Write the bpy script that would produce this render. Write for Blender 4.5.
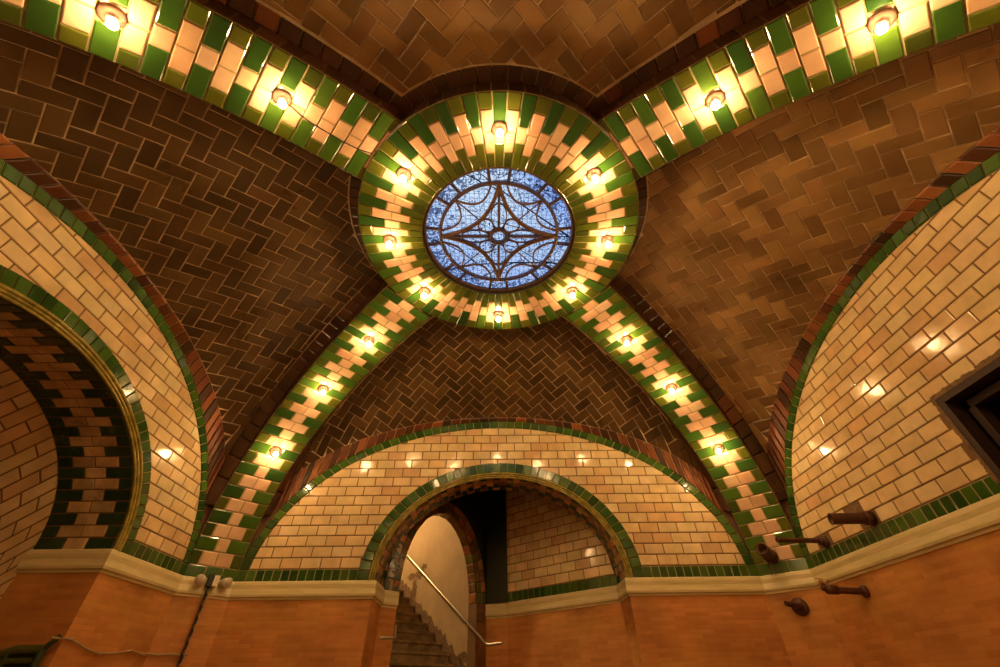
import bpy, math, random
from mathutils import Vector, Matrix
random.seed(7)
R = random.Random(11)
SC = bpy.context.scene
COL = SC.collection
for o in list(bpy.data.objects): bpy.data.objects.remove(o)

# ------------------------------------------------------------------ units
# plan drawn in units of the eye-to-skylight height; U metres each, floor at -FZ
U = 3.9
FZ = 0.405
PI = math.pi
def W(p): return (p[0]*U, p[1]*U, (p[2]+FZ)*U)

# ------------------------------------------------------------------ camera
TH, ROLL, YAW, CX, FPX = 0.7121, -0.014, 0.0166, -0.0127, 418.45
Fv = Vector((math.sin(YAW)*math.cos(TH), math.cos(YAW)*math.cos(TH), math.sin(TH)))
Rt = Vector((math.cos(YAW), -math.sin(YAW), 0)); Up = Rt.cross(Fv)
R2 = Rt*math.cos(ROLL)+Up*math.sin(ROLL); U2 = -Rt*math.sin(ROLL)+Up*math.cos(ROLL)
cam = bpy.data.cameras.new('camera'); camo = bpy.data.objects.new('camera', cam); COL.objects.link(camo)
M = Matrix((( R2.x, U2.x, -Fv.x, 0), (R2.y, U2.y, -Fv.y, 0), (R2.z, U2.z, -Fv.z, 0), (0, 0, 0, 1)))
camo.matrix_world = Matrix.Translation(W((CX, 0, 0))) @ M
cam.sensor_width = 36; cam.lens = 36*FPX/1000; cam.clip_start = .05; cam.clip_end = 200
SC.camera = camo

# ------------------------------------------------------------------ light and exposure
world = bpy.data.worlds.new('world'); SC.world = world; world.use_nodes = True
wb = world.node_tree.nodes['Background']; wn = world.node_tree; wtc = wn.nodes.new('ShaderNodeTexCoord'); wno = wn.nodes.new('ShaderNodeTexNoise'); wno.inputs['Scale'].default_value = 3.5; wno.inputs['Detail'].default_value = 4
wcr = wn.nodes.new('ShaderNodeValToRGB'); wcr.color_ramp.elements[0].position = .38; wcr.color_ramp.elements[1].position = .62
wcr.color_ramp.elements[0].color = (.26, .44, .92, 1); wcr.color_ramp.elements[1].color = (.66, .82, 1.0, 1)
wn.links.new(wtc.outputs['Generated'], wno.inputs['Vector']); wn.links.new(wno.outputs[0], wcr.inputs[0]); wn.links.new(wcr.outputs[0], wb.inputs[0]); wb.inputs[1].default_value = .64
BULB_E = 300.0
BULB_C = (1.0, .62, .26)
SC.view_settings.view_transform = 'Standard'; SC.view_settings.look = 'None'
SC.view_settings.gamma = 1; SC.view_settings.exposure = 0.75
try: SC.view_settings.use_curve_mapping = False
except Exception: pass

# ------------------------------------------------------------------ room numbers
YC = .738                      # skylight axis
SX, SY = 1.003, .872           # half sizes of the room
D = YC+SY                      # front wall
ZC, ZB = .294, .246            # top and bottom of the stone cornice
AF, AS = .885, .775            # half widths of the front and side wall arches
ZAF, ZAS = .889, .878          # their crowns
RO, RI = .394, .219            # tiled ring
RZ = 1.0
FL = -FZ

# ------------------------------------------------------------------ materials
def nt(name):
    m = bpy.data.materials.new(name); m.use_nodes = True
    t = m.node_tree; t.nodes.clear()
    out = t.nodes.new('ShaderNodeOutputMaterial'); b = t.nodes.new('ShaderNodeBsdfPrincipled')
    t.links.new(b.outputs[0], out.inputs[0]); return m, t, b, out
def tile_mat(name, rough, rvar, bump, bscale, noise=.25, spec=.5, nscale=5, grime=None):
    m, t, b, out = nt(name); N = t.nodes; L = t.links
    at = N.new('ShaderNodeAttribute'); at.attribute_name = 'Col'
    tc = N.new('ShaderNodeTexCoord')
    n1 = N.new('ShaderNodeTexNoise'); n1.inputs['Scale'].default_value = nscale; n1.inputs['Detail'].default_value = 6
    L.new(tc.outputs['Object'], n1.inputs['Vector'])
    mr = N.new('ShaderNodeMapRange'); mr.inputs[1].default_value = .3; mr.inputs[2].default_value = .7
    mr.inputs[3].default_value = 1-noise; mr.inputs[4].default_value = 1+noise*.5; L.new(n1.outputs[0], mr.inputs[0])
    mul = N.new('ShaderNodeVectorMath'); mul.operation = 'SCALE'; L.new(at.outputs['Color'], mul.inputs[0]); L.new(mr.outputs[0], mul.inputs['Scale'])
    src = mul.outputs[0]
    if grime:
        n3 = N.new('ShaderNodeTexNoise'); n3.inputs['Scale'].default_value = grime[0]; n3.inputs['Detail'].default_value = 8; n3.inputs['Roughness'].default_value = .7
        L.new(tc.outputs['Object'], n3.inputs['Vector'])
        g = N.new('ShaderNodeMapRange'); g.inputs[1].default_value = grime[1]; g.inputs[2].default_value = grime[1]+.12; L.new(n3.outputs[0], g.inputs[0])
        mx = N.new('ShaderNodeMix'); mx.data_type = 'RGBA'; L.new(g.outputs[0], mx.inputs[0]); L.new(src, mx.inputs[6]); mx.inputs[7].default_value = (*grime[2], 1)
        src = mx.outputs[2]
    L.new(src, b.inputs['Base Color'])
    r = N.new('ShaderNodeMapRange'); r.inputs[1].default_value = .3; r.inputs[2].default_value = .7
    r.inputs[3].default_value = rough-rvar; r.inputs[4].default_value = rough+rvar; L.new(n1.outputs[0], r.inputs[0]); L.new(r.outputs[0], b.inputs['Roughness'])
    b.inputs['Specular IOR Level'].default_value = spec
    n2 = N.new('ShaderNodeTexNoise'); n2.inputs['Scale'].default_value = bscale; n2.inputs['Detail'].default_value = 3; L.new(tc.outputs['Object'], n2.inputs['Vector'])
    bp = N.new('ShaderNodeBump'); bp.inputs['Strength'].default_value = bump; bp.inputs['Distance'].default_value = .01
    L.new(n2.outputs[0], bp.inputs['Height']); L.new(bp.outputs[0], b.inputs['Normal'])
    return m
def plain(name, col, rough=.6, metal=0, noise=.2, nscale=8, bump=.15, bscale=40, spec=.5, col2=None, stretch=None):
    m, t, b, out = nt(name); N = t.nodes; L = t.links
    tc = N.new('ShaderNodeTexCoord'); vec = tc.outputs['Object']
    if stretch:
        mp = N.new('ShaderNodeMapping'); mp.inputs['Scale'].default_value = stretch; L.new(vec, mp.inputs[0]); vec = mp.outputs[0]
    n1 = N.new('ShaderNodeTexNoise'); n1.inputs['Scale'].default_value = nscale; n1.inputs['Detail'].default_value = 8; n1.inputs['Roughness'].default_value = .65; L.new(vec, n1.inputs['Vector'])
    cr = N.new('ShaderNodeValToRGB'); cr.color_ramp.elements[0].position = .33; cr.color_ramp.elements[1].position = .68
    c2 = col2 or tuple(c*(1-noise) for c in col)
    cr.color_ramp.elements[0].color = (*c2, 1); cr.color_ramp.elements[1].color = (*col, 1)
    L.new(n1.outputs[0], cr.inputs[0]); L.new(cr.outputs[0], b.inputs['Base Color'])
    b.inputs['Roughness'].default_value = rough; b.inputs['Metallic'].default_value = metal; b.inputs['Specular IOR Level'].default_value = spec
    if bump:
        n2 = N.new('ShaderNodeTexNoise'); n2.inputs['Scale'].default_value = bscale; n2.inputs['Detail'].default_value = 5; L.new(vec, n2.inputs['Vector'])
        bp = N.new('ShaderNodeBump'); bp.inputs['Strength'].default_value = bump; bp.inputs['Distance'].default_value = .01
        L.new(n2.outputs[0], bp.inputs['Height']); L.new(bp.outputs[0], b.inputs['Normal'])
    return m
def brick_mat(name):
    m, t, b, out = nt(name); N = t.nodes; L = t.links
    uv = N.new('ShaderNodeUVMap'); uv.uv_map = 'UVMap'
    br = N.new('ShaderNodeTexBrick'); L.new(uv.outputs[0], br.inputs['Vector'])
    br.inputs['Scale'].default_value = 1.0; br.inputs['Brick Width'].default_value = .30; br.inputs['Row Height'].default_value = .045
    br.inputs['Mortar Size'].default_value = .0028; br.inputs['Mortar Smooth'].default_value = .4; br.inputs['Bias'].default_value = -.1
    br.inputs['Color1'].default_value = (.60, .260, .072, 1); br.inputs['Color2'].default_value = (.46, .180, .046, 1); br.inputs['Mortar'].default_value = (.50, .22, .065, 1)
    n1 = N.new('ShaderNodeTexNoise'); n1.inputs['Scale'].default_value = 1.7; n1.inputs['Detail'].default_value = 8; L.new(uv.outputs[0], n1.inputs['Vector'])
    mr = N.new('ShaderNodeMapRange'); mr.inputs[1].default_value = .3; mr.inputs[2].default_value = .7; mr.inputs[3].default_value = .72; mr.inputs[4].default_value = 1.2; L.new(n1.outputs[0], mr.inputs[0])
    mul = N.new('ShaderNodeVectorMath'); mul.operation = 'SCALE'; L.new(br.outputs['Color'], mul.inputs[0]); L.new(mr.outputs[0], mul.inputs['Scale'])
    n5 = N.new('ShaderNodeTexNoise'); n5.inputs['Scale'].default_value = .9; n5.inputs['Detail'].default_value = 9; n5.inputs['Roughness'].default_value = .7
    mp = N.new('ShaderNodeMapping'); mp.inputs['Location'].default_value = (3.3, 7.1, 0); mp.inputs['Scale'].default_value = (1, 1.6, 1); L.new(uv.outputs[0], mp.inputs[0]); L.new(mp.outputs[0], n5.inputs['Vector'])
    g5 = N.new('ShaderNodeMapRange'); g5.inputs[1].default_value = .50; g5.inputs[2].default_value = .68; g5.inputs[4].default_value = .55; L.new(n5.outputs[0], g5.inputs[0])
    mx5 = N.new('ShaderNodeMix'); mx5.data_type = 'RGBA'; L.new(g5.outputs[0], mx5.inputs[0]); L.new(mul.outputs[0], mx5.inputs[6]); mx5.inputs[7].default_value = (.60, .34, .07, 1)
    L.new(mx5.outputs[2], b.inputs['Base Color']); b.inputs['Roughness'].default_value = .62; b.inputs['Specular IOR Level'].default_value = .3
    bp = N.new('ShaderNodeBump'); bp.inputs['Strength'].default_value = .35; bp.inputs['Distance'].default_value = .006; bp.invert = True
    L.new(br.outputs['Fac'], bp.inputs['Height']); L.new(bp.outputs[0], b.inputs['Normal'])
    return m
MAT = {}
MAT['glaze'] = tile_mat('glazed_tile', .13, .05, .09, 14, noise=.18, spec=.55)
MAT['vault'] = tile_mat('guastavino_brown_tile', .36, .10, .22, 22, noise=.35, spec=.5, nscale=2.2)
MAT['oldglaze'] = tile_mat('stained_glazed_tile', .22, .08, .14, 18, noise=.4, spec=.5, nscale=4, grime=(6, .60, (.16, .13, .05)))
MAT['joint_tan'] = plain('tan_mortar', (.80, .60, .36), .85, noise=.4, nscale=6)
MAT['joint_brown'] = plain('brown_mortar', (.22, .115, .04), .85, noise=.3, nscale=6)
MAT['joint_pale'] = plain('pale_mortar', (.42, .33, .15), .8, noise=.3, nscale=6)
MAT['rust_bed'] = plain('rust_brown_mortar', (.12, .045, .016), .8, noise=.5, nscale=9)
MAT['brick'] = brick_mat('thin_orange_brick')
MAT['stone'] = plain('veined_cream_stone', (.78, .64, .36), .38, noise=.3, nscale=3, stretch=(1, 1, 7), bump=.08, col2=(.56, .50, .22))
MAT['gold'] = plain('olive_gold_glaze', (.42, .32, .06), .16, noise=.5, nscale=14, bump=.3, bscale=25, spec=.7, col2=(.15, .13, .02))
MAT['iron'] = plain('rusted_iron', (.16, .075, .03), .55, .3, noise=.5, nscale=14, bump=.4)
MAT['iron2'] = plain('dark_blue_iron', (.045, .045, .10), .5, .2, noise=.5, nscale=5, bump=.2, col2=(.12, .05, .025))
MAT['pipe'] = plain('rusty_pipe', (.13, .050, .025), .5, .4, noise=.5, nscale=18, bump=.4)
MAT['pipedark'] = plain('pipe_bore', (.012, .009, .008), .8, bump=0)
MAT['steel'] = plain('brushed_steel', (.55, .50, .40), .3, .9, noise=.15)
MAT['porcelain'] = plain('porcelain', (.28, .15, .11), .3, noise=.1, bump=0)
MAT['plaster'] = plain('stained_plaster', (.52, .38, .21), .8, noise=.25, nscale=1.6, bump=.25, bscale=12)
MAT['stepm'] = plain('worn_stone_step', (.38, .26, .12), .75, noise=.4, nscale=5, bump=.3, col2=(.13, .09, .045))
MAT['floor'] = plain('floor_slab', (.50, .38, .26), .6, noise=.4, nscale=2)
MAT['darkpaint'] = plain('dark_green_paint', (.035, .060, .018), .35, noise=.4)
MAT['railgreen'] = plain('olive_green_paint', (.11, .12, .02), .3, noise=.4)
MAT['dark'] = plain('void_dark', (.02, .014, .009), .8, noise=.4)  # darkness of closed-off voids put into a near-black base colour
MAT['darkglaze'] = plain('dark_glaze_and_void', (.012, .020, .010), .3, noise=.4, bump=.1)  # dark green pier glaze, also painting the black void round the stair arch
MAT['wood'] = plain('dark_stained_wood', (.045, .018, .009), .6, noise=.5, nscale=6, stretch=(1, 8, 1))
MAT['debris'] = plain('crumbled_mortar', (.26, .155, .07), .9, noise=.6, nscale=25, bump=.9, bscale=30)
MAT['cream_plastic'] = plain('cream_plastic', (.74, .66, .50), .4, noise=.1, bump=0)
MAT['cablem'] = plain('pale_cable', (.42, .30, .16), .5, noise=.3, bump=0)
MAT['blackcable'] = plain('black_cable', (.02, .017, .014), .5, noise=.3, bump=0)
MAT['red'] = plain('red_wire', (.45, .06, .03), .5, bump=0)
MAT['bark'] = plain('bark', (.035, .03, .04), .8, noise=.4)
MAT['leaf'] = plain('leaf', (.03, .05, .03), .6, noise=.4)
m, t, b, out = nt('lit_bulb')
em = t.nodes.new('ShaderNodeEmission'); em.inputs[0].default_value = (*BULB_C, 1); em.inputs[1].default_value = BULB_E
t.links.new(em.outputs[0], out.inputs[0]); MAT['bulb'] = m
# lens of an unlit lamp
m, t, b, out = nt('clear_lens'); b.inputs['Base Color'].default_value = (.75, .62, .45, 1); b.inputs['Roughness'].default_value = .1; b.inputs['Transmission Weight'].default_value = .3; MAT['lens'] = m
# skylight glass: clear wired panes with leaf litter and ivy stains lying on them
m, t, b, out = nt('wired_glass'); N = t.nodes; L = t.links
tc = N.new('ShaderNodeTexCoord'); tr = N.new('ShaderNodeBsdfTransparent'); tr.inputs[0].default_value = (.93, .96, 1, 1)
gl = N.new('ShaderNodeBsdfGlossy'); gl.inputs['Roughness'].default_value = .08
mxg = N.new('ShaderNodeMixShader'); mxg.inputs[0].default_value = .05; L.new(tr.outputs[0], mxg.inputs[1]); L.new(gl.outputs[0], mxg.inputs[2])
def ridge(scale, det, w, dist=0.0):
    n = N.new('ShaderNodeTexNoise'); n.inputs['Scale'].default_value = scale; n.inputs['Detail'].default_value = det; n.inputs['Distortion'].default_value = dist; L.new(tc.outputs['Object'], n.inputs['Vector'])
    s = N.new('ShaderNodeMath'); s.operation = 'SUBTRACT'; L.new(n.outputs[0], s.inputs[0]); s.inputs[1].default_value = .5
    a = N.new('ShaderNodeMath'); a.operation = 'ABSOLUTE'; L.new(s.outputs[0], a.inputs[0])
    c = N.new('ShaderNodeMath'); c.operation = 'LESS_THAN'; L.new(a.outputs[0], c.inputs[0]); 
    if hasattr(w, 'default_value') or not isinstance(w, float): L.new(w, c.inputs[1])
    else: c.inputs[1].default_value = w
    return c.outputs[0]
ln = N.new('ShaderNodeVectorMath'); ln.operation = 'LENGTH'; L.new(tc.outputs['Object'], ln.inputs[0])
wr = N.new('ShaderNodeMapRange'); wr.inputs[1].default_value = .74*RI*U; wr.inputs[2].default_value = .80*RI*U; wr.inputs[3].default_value = .016; wr.inputs[4].default_value = .048; L.new(ln.outputs['Value'], wr.inputs[0])
def mxx(a, b):
    q = N.new('ShaderNodeMath'); q.operation = 'MAXIMUM'; L.new(a, q.inputs[0]); L.new(b, q.inputs[1]); return q.outputs[0]
r1 = mxx(ridge(8.5, 4, wr.outputs[0], 1.6), ridge(3.2, 5, .008, 1.5))
sp = N.new('ShaderNodeSeparateXYZ'); L.new(tc.outputs['Object'], sp.inputs[0])
def grid(sock):
    mm = N.new('ShaderNodeMath'); mm.operation = 'PINGPONG'; L.new(sock, mm.inputs[0]); mm.inputs[1].default_value = .026
    c = N.new('ShaderNodeMath'); c.operation = 'LESS_THAN'; L.new(mm.outputs[0], c.inputs[0]); c.inputs[1].default_value = .0022; return c.outputs[0]
g1, g2 = grid(sp.outputs[0]), grid(sp.outputs[1])
mask = mxx(r1, mxx(g1, g2))
fac = N.new('ShaderNodeMath'); fac.operation = 'MULTIPLY'; L.new(mask, fac.inputs[0]); fac.inputs[1].default_value = .82
trd = N.new('ShaderNodeBsdfTransparent'); trd.inputs[0].default_value = (.015, .03, .13, 1)
mx2 = N.new('ShaderNodeMixShader'); L.new(fac.outputs[0], mx2.inputs[0]); L.new(mxg.outputs[0], mx2.inputs[1]); L.new(trd.outputs[0], mx2.inputs[2])
L.new(mx2.outputs[0], out.inputs[0]); MAT['glass'] = m

# ------------------------------------------------------------------ objects
def link(name, data, parent=None):
    o = bpy.data.objects.new(name, data); COL.objects.link(o)
    if parent: o.parent = parent; o.matrix_parent_inverse = parent.matrix_basis.inverted()
    return o
def tag(o, label=None, cat=None, group=None, kind=None):
    if label: o['label'] = label
    if cat: o['category'] = cat
    if group: o['group'] = group
    if kind: o['kind'] = kind
    return o
def empty(name, loc, label=None, cat=None, group=None, kind=None, raw=False):
    o = bpy.data.objects.new(name, None); COL.objects.link(o); o.empty_display_size = .1
    o.location = loc if raw else W(loc)
    bpy.context.view_layer.update()
    return tag(o, label, cat, group, kind)

class MB:
    def __init__(s): s.v = []; s.f = []; s.c = []; s.m = []; s.uv = []; s.sm = []
    def face(s, pts, col=(1, 1, 1), mi=0, uv=None, smooth=False):
        k = len(s.v); s.v += [tuple(p) for p in pts]; s.f.append(tuple(range(k, k+len(pts)))); s.c.append(col); s.m.append(mi); s.uv.append(uv); s.sm.append(smooth)
    def grid(s, P, mi=0, col=(1, 1, 1), flip=False, closed=False, smooth=True):
        n, w = len(P), len(P[0]); k = len(s.v)
        for row in P: s.v += [tuple(q) for q in row]
        for i in range(n-1):
            for j in range(w if closed else w-1):
                a, b_, c_, d_ = k+i*w+j, k+i*w+(j+1) % w, k+(i+1)*w+(j+1) % w, k+(i+1)*w+j
                s.f.append((a, d_, c_, b_) if flip else (a, b_, c_, d_)); s.c.append(col); s.m.append(mi); s.uv.append(None); s.sm.append(smooth)
    def build(s, name, mats, parent=None):
        me = bpy.data.meshes.new(name)
        me.from_pydata([W(p) for p in s.v], [], s.f)
        if not isinstance(mats, (list, tuple)): mats = [mats]
        for q in mats: me.materials.append(MAT[q] if isinstance(q, str) else q)
        at = me.color_attributes.new('Col', 'FLOAT_COLOR', 'CORNER')
        uvl = me.uv_layers.new(name='UVMap') if any(s.uv) else None
        li = 0; cols = []; uvs = []
        for i, f in enumerate(s.f):
            for j in range(len(f)):
                cols += [*s.c[i], 1.0]
                if uvl: uvs += (s.uv[i][j] if s.uv[i] else (0, 0))
        at.data.foreach_set('color', cols)
        if uvl: uvl.data.foreach_set('uv', uvs)
        me.polygons.foreach_set('material_index', s.m); me.polygons.foreach_set('use_smooth', s.sm)
        me.update()
        o = link(name, me, parent)
        return o

def V(*a): return Vector(a)
def inset(P, d):
    n = len(P)
    if n < 3: return None
    out = []
    for i in range(n):
        a, b_, c_ = P[i-1], P[i], P[(i+1) % n]
        e1 = (b_-a); e2 = (c_-b_)
        if e1.length < 1e-6 or e2.length < 1e-6: return None
        e1 = e1.normalized(); e2 = e2.normalized()
        n1 = Vector((-e1.y, e1.x)); n2 = Vector((-e2.y, e2.x))
        den = 1+n1.dot(n2)
        if den < .06: return None
        out.append(b_+(n1+n2)*(d/den))
    for i in range(n):
        if (out[(i+1) % n]-out[i]).dot(P[(i+1) % n]-P[i]) <= 0: return None
    return out
def clean(P, eps=.0022):
    Q = []
    for q in P:
        if not Q or (q-Q[-1]).length > eps: Q.append(q)
    if len(Q) > 1 and (Q[0]-Q[-1]).length <= eps: Q.pop()
    return Q
def add_tile(mb, P, n, col, gap=.0035, h=.0022, bev=.0018, mi=0, tilt=.010, lift=0.0):
    """one glazed tile with a pillowed edge, standing proud of its mortar bed"""
    P = clean([Vector(p) for p in P])
    if len(P) < 3: return
    c = sum(P, Vector())/len(P)
    nn = Vector()
    for i in range(len(P)): nn += (P[i]-c).cross(P[(i+1) % len(P)]-c)
    if nn.length < 1e-8: return
    nn.normalize(); n = Vector(n)
    if nn.dot(n) < 0: nn = -nn; P.reverse()
    e1 = (P[1]-P[0]); e1 = (e1-nn*e1.dot(nn)).normalized(); e2 = nn.cross(e1)
    Q = [Vector(((p-c).dot(e1), (p-c).dot(e2))) for p in P]
    A = inset(Q, gap/2)
    if not A: return
    B = inset(Q, gap/2+bev)
    if not B: B = [q*.8 for q in A]
    tx, ty = R.gauss(0, tilt), R.gauss(0, tilt)
    def up(q, hh): return c+e1*q.x+e2*q.y+nn*(hh+lift)
    k = len(mb.v); m_ = len(Q)
    mb.v += [tuple(up(q, -.0015)) for q in A]+[tuple(up(q, h*.55+q.x*tx+q.y*ty)) for q in A]+[tuple(up(q, h+q.x*tx+q.y*ty)) for q in B]
    for i in range(m_):
        j = (i+1) % m_
        for a, b_ in ((0, m_), (m_, 2*m_)):
            mb.f.append((k+a+i, k+a+j, k+b_+j, k+b_+i)); mb.c.append(col); mb.m.append(mi); mb.uv.append(None); mb.sm.append(False)
    mb.f.append(tuple(k+2*m_+i for i in range(m_))); mb.c.append(col); mb.m.append(mi); mb.uv.append(None); mb.sm.append(False)
def clip(P, nx, ny, d):
    """keep points with nx*x+ny*y <= d"""
    out = []
    for i in range(len(P)):
        a, b_ = P[i], P[(i+1) % len(P)]
        da, db = nx*a[0]+ny*a[1]-d, nx*b_[0]+ny*b_[1]-d
        if da <= 0: out.append(a)
        if da*db < 0:
            t_ = da/(da-db); out.append((a[0]+(b_[0]-a[0])*t_, a[1]+(b_[1]-a[1])*t_))
    return out
def area(P):
    return abs(sum(P[i][0]*P[(i+1) % len(P)][1]-P[(i+1) % len(P)][0]*P[i][1] for i in range(len(P))))/2
def vary(c, a=.12, hue=.04):
    k = 1+R.uniform(-a, a); return tuple(max(.002, x*k*(1+R.uniform(-hue, hue))) for x in c)
# glaze colours
def c_green():
    return vary(R.choice([(.044, .110, .012), (.032, .085, .011), (.060, .125, .014), (.024, .068, .010)]), .18)
def c_olive():
    return vary(R.choice([(.078, .098, .009), (.090, .100, .010), (.050, .072, .009)]), .2)
def c_pink(): return vary(R.choice([(.70, .45, .27), (.73, .49, .31), (.66, .39, .23)]), .07)
def c_white(): return vary(R.choice([(.74, .55, .29)]*5+[(.70, .48, .24), (.66, .43, .22), (.76, .60, .34)]), .06, .03)
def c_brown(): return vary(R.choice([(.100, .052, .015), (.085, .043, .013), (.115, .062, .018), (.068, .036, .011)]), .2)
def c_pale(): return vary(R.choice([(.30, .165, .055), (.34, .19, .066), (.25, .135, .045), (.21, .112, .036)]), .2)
def c_rust(): return vary(R.choice([(.13, .038, .013), (.17, .050, .016), (.09, .030, .012), (.055, .022, .01), (.22, .065, .018)]), .2)
def c_dkgreen(): return vary((.020, .055, .020), .3)
def c_dkcream(): return vary(R.choice([(.56, .37, .18), (.64, .44, .22)]), .15)

def tube(mb, pts, r, seg=8, mi=0, caps=True, rz=None, col=(1, 1, 1)):
    pts = [Vector(p) for p in pts]; n = len(pts); rings = []
    prev = None
    for i, p in enumerate(pts):
        d = (pts[min(i+1, n-1)]-pts[max(i-1, 0)]).normalized()
        ref = prev if prev else (Vector((0, 0, 1)) if abs(d.z) < .9 else Vector((1, 0, 0)))
        a = (ref-d*ref.dot(d)).normalized(); prev = a; b_ = d.cross(a)
        rr = r[i] if isinstance(r, (list, tuple)) else r
        rings.append([p+(a*math.cos(2*PI*k/seg)+b_*math.sin(2*PI*k/seg)*(rz or 1))*rr for k in range(seg)])
    mb.grid(rings, mi=mi, closed=True, flip=True, col=col)
    if caps:
        mb.face(rings[0], mi=mi, col=col); mb.face(list(reversed(rings[-1])), mi=mi, col=col)
def box(mb, o, ax, ay, az, mi=0, bev=0, col=(1, 1, 1)):
    """box centred at o with half-axis vectors"""
    o, ax, ay, az = map(Vector, (o, ax, ay, az)); c = {}
    for i in (-1, 1):
        for j in (-1, 1):
            for k in (-1, 1): c[i, j, k] = o+ax*i+ay*j+az*k
    for q in [((-1,-1,-1),(-1,1,-1),(1,1,-1),(1,-1,-1)), ((-1,-1,1),(1,-1,1),(1,1,1),(-1,1,1)), ((-1,-1,-1),(1,-1,-1),(1,-1,1),(-1,-1,1)), ((-1,1,-1),(-1,1,1),(1,1,1),(1,1,-1)), ((-1,-1,-1),(-1,-1,1),(-1,1,1),(-1,1,-1)), ((1,-1,-1),(1,1,-1),(1,1,1),(1,-1,1))]:
        mb.face([c[x] for x in q], mi=mi, col=col)
def lathe(mb, o, ax, prof, seg=16, mi=0, smooth=True):
    """profile of (radius, height along ax)"""
    o, ax = Vector(o), Vector(ax).normalized()
    a = ax.orthogonal().normalized(); b_ = ax.cross(a)
    mb.grid([[o+ax*h+(a*math.cos(2*PI*k/seg)+b_*math.sin(2*PI*k/seg))*r for k in range(seg)] for r, h in prof], mi=mi, closed=True, smooth=smooth)

# ------------------------------------------------------------------ vault surfaces
def zrib(t_):
    r = .404+(1.25-.404)*max(-.05, min(1, t_)); x = r/1.25
    return ZC+.74*max(0, 1-x**2.1)**.476
EDG = {'front': ((.238, .334), (AF, SY)), 'side': ((.190, .364), (.767, SX))}   # (a, b) of rib edge at ring and at wall
class Web:
    def __init__(s, kind, sign):
        s.kind, s.sign = kind, sign
        (s.a0, s.b0), (s.a1, s.b1) = EDG[kind]
        s.aw, s.zw = (AF, ZAF) if kind == 'front' else (s.a1, ZAS)
        s.cr = 1.052
        s.nb = 70; s.tab = []
        for i in range(s.nb+1):
            b_ = s.b0-.03+(s.b1-s.b0+.03)*i/s.nb; e = s.e(b_); us = [0]; As = [0]; pz = s.z(0, b_)
            for k in range(1, 121):
                a = e*math.sin(k/120*PI/2); z = s.z(a, b_); us.append(us[-1]+math.hypot(a-As[-1], z-pz)); As.append(a); pz = z
            s.tab.append((us, As))
    def e(s, b_): return s.a0+(s.a1-s.a0)*(b_-s.b0)/(s.b1-s.b0)
    def z(s, a, b_):
        t_ = (b_-s.b0)/(s.b1-s.b0); t_ = max(-.05, min(1, t_))
        ze = zrib(t_)+.046*(1-max(0, t_)**3)
        q = max(0, (b_-.40)/(s.b1-.40)); zm = s.cr-(s.cr-s.zw)*q**1.4
        k = min(1, abs(a)/max(.01, s.e(b_)))
        return ze+(zm-ze)*math.sqrt(max(0, 1-k*k))
    def a_of(s, u, b_):
        f = (b_-(s.b0-.03))/(s.b1-s.b0+.03)*s.nb; f = max(0, min(s.nb-1e-6, f)); i = int(f); fr = f-i
        def one(T):
            us, As = T; x = abs(u)
            if x >= us[-1]: return As[-1]+(x-us[-1])*.6
            lo, hi = 0, len(us)-1
            while hi-lo > 1:
                m_ = (lo+hi)//2
                if us[m_] <= x: lo = m_
                else: hi = m_
            return As[lo]+(As[hi]-As[lo])*(x-us[lo])/(us[hi]-us[lo])
        v = one(s.tab[i])*(1-fr)+one(s.tab[i+1])*fr
        return math.copysign(v, u)
    def P(s, a, b_, dz=0):
        z = s.z(a, b_)+dz
        if s.kind == 'front': return Vector((a, YC+s.sign*b_, z))
        return Vector((s.sign*b_, YC+a, z))

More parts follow.
